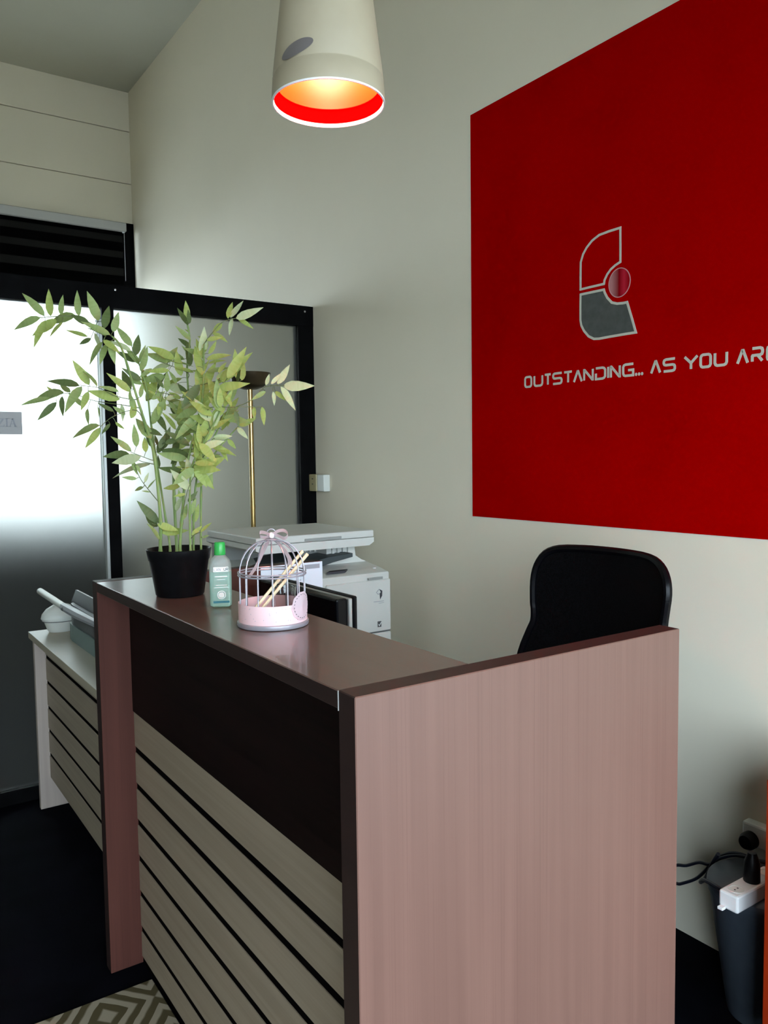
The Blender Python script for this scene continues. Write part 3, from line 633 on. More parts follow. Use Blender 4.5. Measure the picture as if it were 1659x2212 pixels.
# lotion bottle
bt = thing('lotion_bottle', 'translucent green lotion bottle with green cap between the plant pot and the birdcage', 'bottle', (.706, 1.688, ZT))
c = (.706, 1.688, ZT); AB = R(-22.7)
obj('bottle_body', loft(B(), [(.0006, .0185, .0105, .006), (.004, .0235, .0145, .009), (.012, .0242, .0150, .010), (.080, .0245, .0155, .011)], c, AB), M['gel'], bt, 'translucent green lower body', smooth=True)
obj('bottle_shoulder', loft(B(), [(.0803, .0245, .0155, .011), (.096, .0240, .0152, .012), (.106, .0210, .0145, .012), (.113, .0150, .0125, .0115), (.117, .0112, .0112, .0110)], c, AB), M['bottle_top'], bt, 'clear frosted shoulder', smooth=True)
obj('cap', lathe(B(), [(0, .1173), (.0122, .1173), (.0126, .119), (.0122, .143), (.0105, .146), (0, .1465)], c, 28), M['capgreen'], bt, 'green cap', smooth=True)
def on_front(bm):   # local front plane (x right, z up) to the bottle's front face
    bmesh.ops.rotate(bm, verts=bm.verts, matrix=Matrix.Rotation(AB, 3, 'Z')); bmesh.ops.translate(bm, verts=bm.verts, vec=c); return bm
FY = -.0158
lb = obj('label', on_front(bx(-.0155, .0170, FY-.0004, FY, .0805, .0915)), M['label'], bt, 'white label')
def tiny_text(txt, x, z, h, m_, parent, name='lettering'):
    bm = B(); w = h*.62; t = h*.16
    for chh in txt:
        F = {'L': [([(0, 1), (0, 0), (1, 0)], False)], 'A': [([(0, 0), (.5, 1), (1, 0)], False), ([(.2, .35), (.8, .35)], False)], 'N': FONT['N'], 'U': FONT['U'],
             'R': [([(0, 0), (0, 1), (.8, 1), (1, .85), (1, .6), (.8, .48), (0, .48)], False), ([(.5, .45), (1, 0)], False)]}.get(chh)
        if F:
            for k, (pts, cl) in enumerate(F): ribbon(bm, [(x+u*w, z+v*h) for u, v in pts], t, 'Y', FY-.0008+.0001*k, FY-.0005, cl)
        x += w*1.45
    return obj(name, on_front(bm), m_, parent)
tiny_text('LAN', -.0138, .0832, .0058, M['ink_grey'], lb); tiny_text('UR', .0078, .0832, .0058, M['ink'], lb)
bm = B()
for z, xa, xb in ((.0690, -.012, .0145), (.0625, -.0075, .010), (.0500, -.011, .013), (.0450, -.0145, .0165)):
    box(bm, xa, xb, FY-.0004, FY, z, z+(.0020 if z > .065 else .0012))
obj('fine_print', on_front(bm), M['label'], bt)
ring = [(.0015+.0088*math.cos(2*math.pi*i/28), .0285+.0088*math.sin(2*math.pi*i/28)) for i in range(28)]
em = obj('round_emblem', on_front(ribbon(B(), ring, .0016, 'Y', FY-.0005, FY+.0006, True)), M['label'], bt)
obj('emblem_centre', on_front(prism(B(), [(.0015+(p[0]-.0015)*.72, .0285+(p[1]-.0285)*.72) for p in ring], 'Y', FY-.0003, FY+.0006)), M['white_pl'], em)
obj('label_strip', on_front(bx(-.0170, .0185, FY-.0002, FY+.0006, .0105, .0150)), M['label_teal'], bt, 'dark teal strip')

# decorative birdcage
CX, CY = .712, 1.44
cg = thing('decorative_birdcage', 'small silver wire birdcage with pink paper band and bow on the counter top', 'birdcage', (CX, CY, ZT))
c = (CX, CY, ZT)
obj('cage_base', lathe(B(), [(0, .0006), (.0705, .0006), (.0715, .003), (.0710, .0085), (.0695, .0095), (0, .0095)], c, 48), M['silver'], cg, smooth=True)
obj('paper_band', lathe(B(), [(.0682, .0098), (.0685, .047), (.0678, .047), (.0674, .0098), (.0682, .0098)], c, 56), [M['pink']], cg, 'pale pink paper band', smooth=True)
bm = B(); random.seed(5)
for k in range(26):
    a = R(random.uniform(165, 300)); z = random.uniform(.014, .043); rr = .0690
    p = Vector((CX+rr*math.cos(a), CY+rr*math.sin(a), ZT+z)); t = Vector((-math.sin(a), math.cos(a), 0))
    s_ = .0009
    vs = [bm.verts.new(p+t*x+Vector((0, 0, y))) for x, y in ((-s_, 0), (0, -s_), (s_, 0), (0, s_))]; bm.faces.new(vs)
obj('dots', bm, M['ink_grey'], cg, kind='stuff')
nb = 14
for k in range(nb):
    a = 2*math.pi*(k+.5)/nb; prof = [(.0655, .010), (.0655, .104)] + [(.0655*math.cos(t)**.85 if t < 1.4 else .010, .104+.066*math.sin(t)) for t in [R(x) for x in (12, 25, 38, 50, 62, 72, 81)]]
    obj('cage_bar', tube(B(), [(CX+r_*math.cos(a), CY+r_*math.sin(a), ZT+z_) for r_, z_ in prof], .0013, 6), M['silver'], cg, smooth=True)
for z in (.1015, .1065): obj('cage_ring', tube(B(), [(CX+.0672*math.cos(2*math.pi*i/48), CY+.0672*math.sin(2*math.pi*i/48), ZT+z) for i in range(48)], .0016, 6, True), M['silver'], cg, smooth=True)
obj('top_disc', lathe(B(), [(0, .168), (.013, .168), (.015, .170), (.010, .1725), (0, .1735)], c, 24), M['silver'], cg, smooth=True)
hd = Vector((.896, -.443, 0)); fv = Vector((-.443, -.896, 0)); top = Vector((CX, CY, ZT+.174))
obj('hanging_loop', tube(B(), [top+hd*(.009*math.cos(a))+Vector((0, 0, .009+.0085*math.sin(a))) for a in [2*math.pi*i/20 for i in range(20)]], .0012, 6, True), M['silver'], cg, smooth=True)
def ribbon_strip(bm, pts, w, wd):
    pts = [Vector(p) for p in pts]; wv = Vector(wd).normalized()*w/2
    A = [bm.verts.new(p-wv) for p in pts]; Bv = [bm.verts.new(p+wv) for p in pts]
    for i in range(len(pts)-1): bm.faces.new((A[i], A[i+1], Bv[i+1], Bv[i]))
    return bm
def solid(bm, d=.0006):
    r = bmesh.ops.solidify(bm, geom=list(bm.faces), thickness=d); return bm
zu = Vector((0, 0, 1)); tb = top+Vector((0, 0, .004))+fv*.004
loopL = smooth_path([tb, tb-hd*.010+zu*.006+fv*.003, tb-hd*.021+zu*.008+fv*.002, tb-hd*.022+zu*.000, tb-hd*.012-zu*.003-fv*.003, tb], 4)
loopR = smooth_path([tb, tb+hd*.012+zu*.009+fv*.003, tb+hd*.026+zu*.010+fv*.002, tb+hd*.033+zu*.002, tb+hd*.026-zu*.006-fv*.004, tb+hd*.010+zu*.001-fv*.003, tb], 4)
wdv = fv*.75+zu*.65
bw = obj('bow', solid(ribbon_strip(ribbon_strip(B(), loopL, .011, wdv), loopR, .011, wdv)), M['ribbon'], cg, 'pale pink ribbon bow', smooth=True)
obj('bow_knot', loft(B(), [(-.005, .003, .003, .001), (-.002, .005, .004, .002), (.003, .005, .004, .002), (.006, .003, .003, .001)], tuple(tb+zu*.001)), M['ribbon'], bw, smooth=True)
tl = smooth_path([top-zu*.008-hd*.006, top-zu*.03-hd*.018, top-zu*.055-hd*.030, top-zu*.078-hd*.046], 4)
tr_ = smooth_path([top-zu*.008+hd*.010, top-zu*.028+hd*.027, top-zu*.050+hd*.036, top-zu*.074+hd*.026, top-zu*.092+hd*.008], 4)
obj('ribbon_tail', solid(ribbon_strip(B(), tl, .008, hd+fv*.6)), M['ribbon'], cg, smooth=True)
obj('ribbon_tail', solid(ribbon_strip(B(), tr_, .010, hd+fv*.6)), M['ribbon'], cg, smooth=True)
# scalloped round tag on the band
ta = math.atan2(-.877, .48)
def on_band(u, v, lift):      # u along the band (m), v height
    a = ta+u/.0690; rr = .0690+lift
    return Vector((CX+rr*math.cos(a), CY+rr*math.sin(a), ZT+v))
bm = B(); cvt = bm.verts.new(on_band(0, .040, .0012)); rim = []
for i in range(40):
    a = 2*math.pi*i/40; rr = .0285+.0007*math.cos(10*a)
    rim.append(bm.verts.new(on_band(rr*math.cos(a), .042+rr*math.sin(a), .0012)))
for i in range(40): bm.faces.new((cvt, rim[i], rim[(i+1) % 40]))
solid(bm, .0005)
tg = obj('round_tag', bm, M['pink_lt'], cg, 'round scalloped pink tag')
bm = B()
for i in range(22):
    a = 2*math.pi*i/22
    for q in (0,):
        a2 = a+.13; r0, r1 = .0228, .0240
        vs = [bm.verts.new(on_band(r_*math.cos(x), .042+r_*math.sin(x), .0021)) for r_, x in ((r0, a), (r1, a), (r1, a2), (r0, a2))]; bm.faces.new(vs)
obj('stitch_marks', bm, M['ink'], tg, kind='stuff')

# sticks and tumbler inside the cage
s1 = obj('wooden_stick', tube(B(), [(.655, 1.426, 1.148), (.7735, 1.424, 1.2640)], [.0030, .0034], 6), M['stick'])
s1['label'] = 'upper wooden stick leaning inside the birdcage, poking out between its bars'; s1['category'] = 'stick'; s1['group'] = 'wooden sticks in the birdcage'
s2 = obj('wooden_stick', tube(B(), [(.662, 1.419, 1.1435), (.7795, 1.415, 1.2585)], [.0030, .0036], 6), M['stick'])
s2['label'] = 'lower wooden stick leaning inside the birdcage, nearer the camera'; s2['category'] = 'stick'; s2['group'] = 'wooden sticks in the birdcage'
tm = thing('glass_tumbler', 'small clear glass tumbler standing inside the birdcage', 'glass', (.748, 1.458, ZT+.0098))
obj('tumbler', lathe(B(), [(0, .0003), (.0205, .0003), (.0238, .060), (.0222, .060), (.0194, .008), (0, .008)], (.748, 1.458, ZT+.0098), 32), M['glass'], tm, smooth=True)

# ------------------------------------------------------------------ bamboo plant
PX, PY = .69, 1.905
pp = thing('potted_bamboo', 'tall green bamboo plant in a black pot on the counter', 'plant', (PX, PY, ZT))
c = (PX, PY, ZT)
obj('pot', lathe(B(), [(0, .0006), (.056, .0006), (.0585, .004), (.0715, .086), (.0735, .088), (.0778, .112), (.0782, .114), (.0765, .115), (.0745, .113), (.070, .090), (.0680, .086), (0, .086)], c, 56), M['blackpl'], pp, 'black plastic pot', smooth=True)
obj('soil', lathe(B(), [(0, .0865), (.040, .0925), (.0695, .0945), (.0695, .0866), (0, .0863)], c, 40), M['soil'], pp, smooth=True)
P0 = Vector(c)
CANES = [(6.0,[(-41,14,128),(-40,11,198),(-49,13,337),(-61,19,396),(-89,33,514),(-110,44,600),(-128,54,627)]),(4.2,[(-5,50,123),(-10,63,194),(-24,101,409),(-28,116,505),(-38,131,567),(-52,145,601)]),(5.5,[(9,40,120),(15,64,265),(26,78,384),(61,71,466),(67,85,563),(79,91,637),(76,101,686)]),(5.5,[(-3,-18,126),(6,-14,197),(23,-9,313),(57,-13,442),(69,-13,498),(79,-3,616)]),(4.2,[(16,-37,128),(17,-38,221),(23,-43,313),(50,-63,376),(81,-86,448),(90,-93,511)]),(4.2,[(37,-3,124),(47,7,241),(67,6,335),(94,-5,382),(130,-19,453),(154,-26,519)]),(4.2,[(56,-4,125),(70,19,264),(82,22,311),(120,10,364),(165,-6,416)]),(2.0,[(-128,54,627),(-156,62,646),(-204,77,670),(-255,92,668),(-277,98,664)]),(1.6,[(-82,23,478),(-97,26,477),(-135,34,486),(-168,40,503),(-204,48,507)]),(1.6,[(-72,24,437),(-74,30,456),(-109,63,466),(-159,108,477),(-202,148,496),(-235,177,495)]),(1.6,[(-66,24,410),(-85,23,451),(-136,35,437),(-167,39,412)]),(1.6,[(-49,12,332),(-57,9,332),(-73,3,337),(-114,-15,351)]),(1.6,[(-47,16,321),(-61,27,325),(-75,39,330),(-97,58,344)]),(1.6,[(-40,10,226),(-65,8,257),(-87,5,287),(-102,-1,319)]),(1.8,[(79,-3,616),(97,-4,640),(126,-7,672),(160,-17,684)]),(1.6,[(64,-66,403),(59,-69,453),(108,-116,456),(139,-146,473),(162,-169,501),(196,-202,502)]),(1.2,[(108,-115,456),(167,-137,456)]),(1.6,[(64,73,538),(63,71,552),(21,88,571),(-1,97,580)]),(1.6,[(58,71,466),(56,65,485),(4,74,498),(-19,78,502)]),(1.6,[(72,-8,508),(72,-19,517),(87,-77,521)]),(1.6,[(21,73,324),(20,67,332),(-13,53,355),(-20,44,369)]),(1.6,[(5,-17,197),(10,-41,253),(19,-62,290)]),(1.6,[(16,-36,138),(23,-53,152),(31,-69,157)]),(1.6,[(-33,35,159),(-42,20,170),(-66,-1,180)]),(1.6,[(63,-4,331),(82,7,345),(122,18,344)])]
LEAVES = [(-269,96,666,-268,107,671,-304,132,723,1),(-256,92,668,-255,99,671,-258,92,726,0),(-234,86,669,-230,105,676,-232,92,716,1),(-199,75,668,-199,68,671,-204,63,724,1),(-163,64,649,-151,81,666,-173,83,727,1),(-277,98,664,-280,90,663,-332,129,645,1),(-269,96,666,-271,80,656,-300,73,600,0),(-242,88,669,-240,106,664,-285,134,630,0),(-204,77,670,-200,94,675,-250,166,671,1),(-231,85,669,-236,69,653,-265,72,623,0),(-168,66,652,-182,66,624,-225,74,635,0),(-147,60,639,-147,48,644,-137,50,696,2),(-131,55,628,-123,62,639,-112,54,682,1),(-52,145,601,-52,149,621,-82,165,666,1),(-52,145,601,-61,131,606,-104,149,634,3),(-138,57,633,-153,47,611,-182,64,564,1),(-124,52,620,-136,77,611,-153,70,564,1),(-124,52,620,-135,47,612,-131,35,566,1),(-161,64,648,-168,89,624,-189,113,612,2),(-133,56,630,-138,36,628,-196,42,651,1),(-138,57,633,-136,75,629,-169,98,656,1),(-175,68,655,-182,48,653,-215,67,670,2),(-158,63,647,-161,80,636,-144,82,598,3),(-138,57,633,-149,51,616,-127,17,591,0),(-49,142,594,-46,142,597,-35,149,648,2),(-43,136,579,-36,143,581,-21,142,621,1),(-46,139,587,-47,138,587,-64,153,604,0),(-204,48,507,-206,62,508,-266,84,522,2),(-187,44,505,-186,51,510,-216,62,562,0),(-173,41,503,-174,30,505,-195,57,554,1),(-127,32,484,-129,15,494,-168,22,506,1),(-121,31,483,-121,35,477,-180,68,496,0),(-204,48,507,-203,52,505,-245,43,455,1),(-207,153,496,-206,150,499,-222,178,519,1),(-235,177,495,-232,194,498,-247,205,515,0),(-220,164,496,-221,152,498,-282,235,492,1),(-235,177,495,-247,175,485,-309,181,473,1),(-232,175,495,-232,181,476,-270,199,436,2),(-223,166,496,-224,155,489,-226,161,444,2),(-175,123,484,-185,115,463,-215,114,493,1),(-190,45,505,-191,41,493,-204,55,454,0),(-167,115,480,-171,131,459,-173,139,422,1),(-152,101,475,-158,90,462,-152,97,437,1),(-133,35,437,-132,50,449,-163,61,467,2),(-167,39,412,-172,29,414,-225,84,397,1),(-167,39,412,-162,57,410,-193,74,366,0),(-150,37,425,-149,22,418,-166,29,396,2),(-139,36,434,-132,37,423,-114,37,406,0),(-110,63,466,-110,58,466,-111,44,429,3),(-86,31,501,-98,22,495,-148,26,533,0),(-88,32,509,-106,39,505,-124,67,525,2),(-86,31,501,-90,46,502,-100,84,550,2),(-32,123,532,-40,120,533,-81,132,560,2),(-31,121,524,-34,135,525,-77,140,543,1),(-36,129,556,-16,110,562,-42,121,542,1),(-86,41,459,-92,29,455,-99,19,486,1),(-101,27,446,-101,19,432,-82,30,474,0),(-112,29,443,-105,48,442,-130,55,460,1),(-82,23,478,-72,32,483,-64,40,516,1),(-98,26,478,-103,7,472,-106,10,498,1),(-114,-15,351,-108,2,353,-146,12,387,1),(-105,-11,348,-95,2,364,-104,-13,413,1),(-78,1,339,-70,11,351,-69,24,387,0),(-97,58,344,-102,39,347,-156,48,344,2),(-87,-3,342,-91,-12,339,-138,35,327,3),(-56,24,324,-52,40,321,-129,76,306,3),(-86,49,338,-93,42,331,-82,49,298,1),(-102,-1,319,-101,-13,321,-93,-15,299,1),(-89,5,290,-98,0,288,-128,4,292,1),(-79,6,276,-72,22,278,-63,21,300,3),(-70,7,264,-75,-12,265,-62,-28,285,1),(-75,7,272,-74,27,266,-90,50,260,1),(-63,8,255,-68,-1,255,-83,8,259,1),(-40,12,182,-38,31,178,-82,42,229,2),(-45,18,171,-42,28,169,-64,60,197,2),(-54,10,175,-56,16,166,-69,22,177,1),(-47,16,172,-48,10,176,-6,-5,160,0),(-34,34,160,-39,23,160,19,0,151,0),(-41,14,137,-48,-2,139,-71,-5,178,1),(77,99,676,75,92,675,64,128,719,2),(76,101,686,84,120,692,82,113,737,0),(77,99,676,76,80,678,74,85,712,2),(79,91,637,80,87,637,47,98,669,1),(75,89,617,81,91,618,59,116,647,2),(78,95,657,85,107,659,77,116,669,0),(74,88,607,81,100,604,64,107,623,1),(74,-8,556,59,-5,559,66,9,612,0),(28,85,568,30,73,584,-23,92,616,0),(21,88,571,31,101,582,-15,139,601,1),(16,90,573,15,86,575,45,96,621,1),(17,89,572,17,77,579,70,60,573,1),(71,87,588,70,111,590,24,121,608,1),(23,87,570,26,100,570,-6,139,570,3),(26,86,568,15,70,555,-32,90,554,0),(23,87,570,7,80,541,-29,132,535,1),(-16,78,502,-8,94,508,6,81,555,2),(-3,76,499,-1,73,512,-18,78,540,2),(6,74,497,15,91,504,11,76,550,1),(64,80,529,43,100,525,30,101,558,1),(63,71,552,70,49,551,31,62,564,0),(72,-11,531,65,-1,532,89,-6,574,0),(63,71,552,64,47,555,90,23,549,0),(-17,78,502,-23,66,492,-39,73,506,0),(0,75,499,-2,89,475,-8,97,509,0),(-27,113,483,-25,92,484,-1,73,502,1),(-5,76,500,-9,83,475,-15,73,445,0),(-26,107,450,9,94,457,2,98,495,0),(51,73,443,44,68,446,18,117,482,1),(47,74,434,59,69,432,22,88,476,1),(50,-13,414,42,11,420,12,62,445,1),(41,68,489,36,56,484,16,80,504,0),(46,67,487,38,48,488,72,43,507,1),(63,76,499,69,87,496,48,99,525,2),(62,74,489,71,66,485,72,56,518,0),(6,74,497,4,77,484,34,63,493,3),(52,-13,423,46,-28,423,20,-7,405,1),(58,-13,447,61,-16,442,73,-37,478,0),(142,-12,678,141,-10,683,158,2,726,0),(148,-14,680,147,-13,685,179,-15,725,3),(160,-17,684,155,-29,681,194,-79,700,3),(160,-17,684,172,-2,686,201,-24,664,0),(152,-15,681,158,2,686,149,0,645,3),(125,-7,671,128,-3,671,111,19,649,0),(101,-4,645,106,6,647,130,-24,626,0),(89,-4,630,92,11,632,78,30,638,0),(85,-4,625,82,-15,624,108,-36,632,0),(77,-5,590,85,-17,591,97,-37,617,0),(77,-5,599,83,2,598,88,23,648,0),(76,-6,582,83,-8,578,134,-26,596,0),(74,-8,565,90,-2,570,116,-35,577,0),(87,-77,521,85,-72,540,103,-78,563,0),(87,-77,521,86,-81,521,132,-102,567,0),(90,-93,511,89,-84,516,143,-121,583,0),(90,-93,511,90,-115,523,131,-127,591,0),(84,-65,520,79,-74,526,110,-82,549,1),(81,-54,519,81,-56,514,104,-84,531,0),(154,-26,519,148,-41,518,151,-58,558,2),(88,-91,498,78,-87,502,120,-144,508,0),(74,-29,517,77,-31,507,103,-72,495,0),(137,-21,472,124,-33,471,151,-34,519,1),(88,-97,455,87,-96,457,97,-120,491,0),(162,-169,501,161,-173,505,174,-168,531,3),(171,-178,501,166,-192,506,188,-193,529,3),(183,-190,502,192,-171,509,225,-177,553,3),(193,-199,502,200,-189,503,245,-241,501,3),(190,-196,502,189,-196,500,224,-194,450,3),(174,-181,501,169,-195,488,175,-191,458,3),(157,-164,495,155,-184,489,126,-172,471,1),(167,-137,456,161,-150,455,169,-141,415,0),(150,-131,456,155,-119,457,150,-129,429,0),(177,-184,502,186,-171,491,201,-191,472,0),(165,-6,416,166,-6,416,197,-35,434,0),(162,-5,412,156,-17,411,170,-40,386,3),(137,4,383,141,10,383,160,8,359,0),(132,-20,459,139,-11,458,127,-24,415,0),(107,-115,456,109,-111,447,113,-122,411,2),(80,-85,445,79,-81,448,70,-75,408,3),(123,-17,440,115,-30,443,116,-13,406,0),(66,-76,454,65,-80,448,46,-55,467,0),(62,-67,428,72,-50,432,100,-65,450,0),(67,-75,415,74,-67,413,55,-55,431,0),(59,-70,397,58,-57,404,77,-83,412,1),(94,-5,383,94,-17,382,123,-31,386,3),(49,-62,373,52,-59,376,74,-66,403,0),(84,-1,365,77,-20,368,101,-57,358,0),(116,11,359,121,14,359,135,-1,330,0),(103,15,341,107,32,340,125,8,335,0),(103,15,341,111,17,335,101,7,309,0),(37,-11,365,38,-19,368,64,-52,365,0),(35,-11,357,32,-22,354,63,-41,347,0),(31,-10,341,31,-24,342,56,-38,335,0),(23,-43,313,21,-59,313,48,-64,317,0),(39,-11,374,32,-23,372,48,-44,377,0),(17,-58,283,23,-44,283,18,-19,336,3),(19,-40,259,16,-43,260,-22,-29,304,3),(56,7,286,48,-12,289,91,-31,307,3),(52,7,265,51,10,265,70,-6,274,0),(59,7,300,56,6,303,82,8,330,1),(16,-11,267,3,-14,267,-23,20,262,0),(23,-9,308,14,-2,313,-10,12,308,0),(-14,52,357,-23,37,355,24,20,352,2),(-20,44,369,-19,20,373,13,1,382,2),(-15,50,360,-8,67,360,0,45,407,2),(-17,49,363,-27,40,360,-12,38,393,2),(-21,94,368,-15,90,370,-18,98,394,2),(-11,54,354,-21,45,346,14,10,341,1),(20,71,321,7,58,322,41,54,346,2),(-62,19,401,-58,27,406,-37,-7,391,2),(-18,83,310,-11,91,313,-14,94,342,2),(9,-39,248,7,-40,249,-18,-31,245,0),(13,-12,242,1,-17,239,-4,-22,258,1),(17,-39,231,17,-26,230,39,-33,252,2),(17,-38,197,19,-29,197,30,-43,234,1),(4,-15,184,4,-18,184,19,-13,220,1),(12,54,206,12,43,203,24,44,241,3),(31,-69,157,27,-80,158,51,-81,180,0),(57,-2,136,56,-13,138,68,-26,144,1),(20,-45,145,24,-26,146,47,-31,168,0),(41,1,173,46,16,174,55,5,217,0),(32,77,398,42,90,399,76,79,447,1),(19,70,312,21,76,314,31,98,362,1),(47,74,434,39,96,439,32,120,500,2),(61,71,470,67,64,467,126,42,493,0),(23,74,350,25,63,348,61,24,360,1),(62,74,489,60,55,489,92,57,528,0),(63,77,509,61,55,504,97,7,524,3),(53,75,557,46,72,544,30,63,599,0),(64,79,519,71,51,514,121,30,528,0),(20,67,331,32,68,329,76,52,284,0),(67,85,568,74,85,570,73,82,630,2),(65,81,539,58,102,541,26,143,524,0),(63,76,499,60,95,501,30,145,533,3),(21,-10,300,4,-16,304,36,-53,312,0),(22,73,341,12,57,342,33,64,386,2),(58,71,468,56,78,468,22,122,491,1),(36,76,407,27,72,408,1,71,450,0),(25,77,370,33,84,374,39,68,418,1),(39,76,416,37,73,418,32,51,476,0),(62,74,489,72,57,486,134,30,485,0),(36,76,407,39,65,408,74,63,377,1),(24,75,360,33,86,360,67,71,386,0),(19,70,312,21,64,315,37,44,258,2),(28,78,389,35,65,385,86,49,427,1),(56,-13,439,58,-28,434,108,-41,443,0),(72,-11,531,78,1,534,71,-20,474,0),(61,71,470,69,51,464,19,105,474,3),(46,-60,367,32,-74,370,61,-98,328,0),(52,-64,379,48,-47,387,70,-79,442,0),(72,-10,539,67,-14,539,67,10,594,0),(23,-43,313,27,-24,313,77,-75,305,0),(76,-6,582,77,2,581,66,14,629,0),(37,-11,365,34,-2,366,-18,6,401,2),(69,-13,506,72,-5,505,107,-2,568,0),(77,-39,518,75,-45,513,101,-72,474,0),(77,-5,590,79,12,590,78,-11,650,3),(28,-47,325,22,-66,324,56,-104,319,0),(76,-6,582,78,12,587,46,37,613,1),(74,-8,565,75,11,566,59,1,510,0),(73,-9,548,83,-14,547,129,-31,557,1),(37,-11,365,49,-12,365,51,-27,313,0),(60,-13,456,50,-23,455,12,23,435,1),(62,-13,464,70,-7,465,88,-33,500,0),(35,-11,357,45,-4,356,57,-3,408,0),(62,-13,464,60,-13,467,80,-2,517,0),(70,-12,514,58,-18,514,17,-10,460,2),(62,-13,464,59,5,469,14,12,435,0),(54,-13,431,44,-18,436,1,-5,386,1),(62,-13,464,50,-21,468,18,-6,496,0),(23,-43,313,35,-29,310,75,-44,263,0),(29,-10,333,31,11,334,-31,25,346,1),(31,-10,341,38,8,338,-11,66,356,2),(33,-51,337,30,-52,336,35,-67,383,0),(82,-91,455,74,-105,455,71,-113,497,0),(120,-15,433,112,-32,436,161,-74,421,1),(23,-43,313,30,-39,310,52,-57,269,0),(48,-12,406,58,-22,399,20,-12,424,1),(62,-67,424,61,-71,423,40,-36,474,3),(21,-10,300,16,-9,302,-5,6,263,2),(21,-10,300,15,-8,305,-38,11,310,2),(41,-56,355,47,-42,357,66,-37,401,1),(22,-43,306,32,-32,309,84,-53,336,0),(64,-66,403,65,-68,402,97,-98,430,0),(79,-88,454,71,-102,453,69,-101,518,1),(86,-89,478,82,-76,480,65,-53,527,0),(61,-68,437,65,-75,436,25,-47,471,0),(94,-5,383,92,-8,384,133,-27,389,3),(71,1,337,66,-11,337,87,-18,274,1),(44,-58,361,45,-65,361,83,-90,375,3),(46,-60,367,33,-73,368,34,-68,417,0),(84,-1,365,97,3,360,153,-8,349,0),(38,-54,349,35,-72,349,28,-59,393,0),(82,22,309,80,33,309,127,4,335,0),(88,-97,455,94,-85,458,60,-63,424,0),(154,-26,519,172,-16,530,172,-27,575,0),(144,-24,492,133,-21,500,100,14,482,0),(70,-77,421,77,-59,420,28,-33,436,0),(80,-85,445,83,-98,446,56,-82,479,0),(23,-43,313,26,-49,311,-16,-29,275,1),(107,-10,408,112,-21,404,135,-48,452,0),(126,-18,446,133,-11,445,163,-5,487,0),(101,-109,456,96,-119,456,81,-87,505,0),(104,-9,402,94,-16,403,36,-1,407,1),(64,-3,331,70,8,329,99,0,381,0),(62,6,314,65,8,314,48,6,374,3),(110,-11,415,108,-17,414,148,-30,469,1),(154,-26,519,158,-12,536,161,-11,603,0),(-26,107,450,-13,101,450,0,68,405,2),(-58,17,384,-57,9,383,-77,52,437,1),(-36,129,556,-40,125,557,-26,104,610,1),(-20,91,351,-20,75,350,-8,44,393,2),(-25,104,425,-25,93,422,-5,65,482,1),(-40,133,572,-41,133,574,-66,150,619,1),(-43,136,579,-45,146,581,-84,167,606,2),(-55,16,367,-51,30,365,-63,18,413,2),(-27,113,483,-26,132,482,8,135,545,0),(-28,115,500,-23,128,499,-29,147,564,0)]
for i, (rad, pts) in enumerate(CANES):
    P = [P0+Vector(p)/1000 for p in pts]
    if i < 7: P = [Vector((P[0].x, P[0].y, ZT+.088))]+P
    path = smooth_path(P, 5); r_ = rad/1000*.78; n = len(path)
    rr = [max(r_*(1-.55*k/(n-1)), .0008) for k in range(n)]
    if i < 7:
        for k in range(3, n-2, 6): rr[k] *= 1.28      # nodes of the cane
    obj('cane' if i < 7 else 'branch', tube(B(), path, rr, 7), M['cane'] if i < 7 else M['twig'], pp, smooth=True)
def leaf_mesh(v, k):
    bm = B(); rows = []
    prof = [(0, .012), (.10, .075), (.28, .118), (.50, .112), (.72, .075), (.89, .032), (1.0, .002)]
    for j, (t, w) in enumerate(prof):
        dz = [-.10, .02, -.20][k]*t*t; fold = .30*w
        rows.append([bm.verts.new((-w*1.32, t, dz+fold)), bm.verts.new((0, t, dz)), bm.verts.new((w*1.32, t, dz+fold))])
    for p, q in zip(rows, rows[1:]):
        for i in range(2): bm.faces.new((p[i], p[i+1], q[i+1], q[i]))
    me = bpy.data.meshes.new('leaf'); bm.to_mesh(me); bm.free(); me.materials.append(LEAFM[v])
    for p in me.polygons: p.use_smooth = True
    return me
LM = [[leaf_mesh(v, k) for k in range(3)] for v in range(4)]
random.seed(21); tw = B()
for i, L in enumerate(LEAVES):
    at = Vector(L[0:3])/1000; b = Vector(L[3:6])/1000; e = Vector(L[6:9])/1000; v = L[9]
    d = e-b; ln = d.length*1.10; d.normalize()
    nn = Vector((-.30+random.gauss(0, .38), -.85+random.gauss(0, .30), .45+random.gauss(0, .38)))
    nn = (nn-d*nn.dot(d)).normalized(); xx = d.cross(nn).normalized()
    wsc = random.uniform(.85, 1.2)*min(1.0, .068/max(ln, .03))**.25
    o = bpy.data.objects.new('leaf', LM[v][i % 3]); COL.objects.link(o); o.parent = pp
    Mx = Matrix((( xx.x*ln*wsc, d.x*ln, nn.x*ln, b.x), (xx.y*ln*wsc, d.y*ln, nn.y*ln, b.y), (xx.z*ln*wsc, d.z*ln, nn.z*ln, b.z), (0, 0, 0, 1)))
    o.matrix_local = Mx
    if .004 < (b-at).length < .075: tube(tw, [P0+at, P0+(at+b)/2+Vector((0, 0, .002)), P0+b+d*ln*.02], .0007, 4, caps=False)
obj('leaf_stalks', tw, M['twig'], pp, kind='stuff')

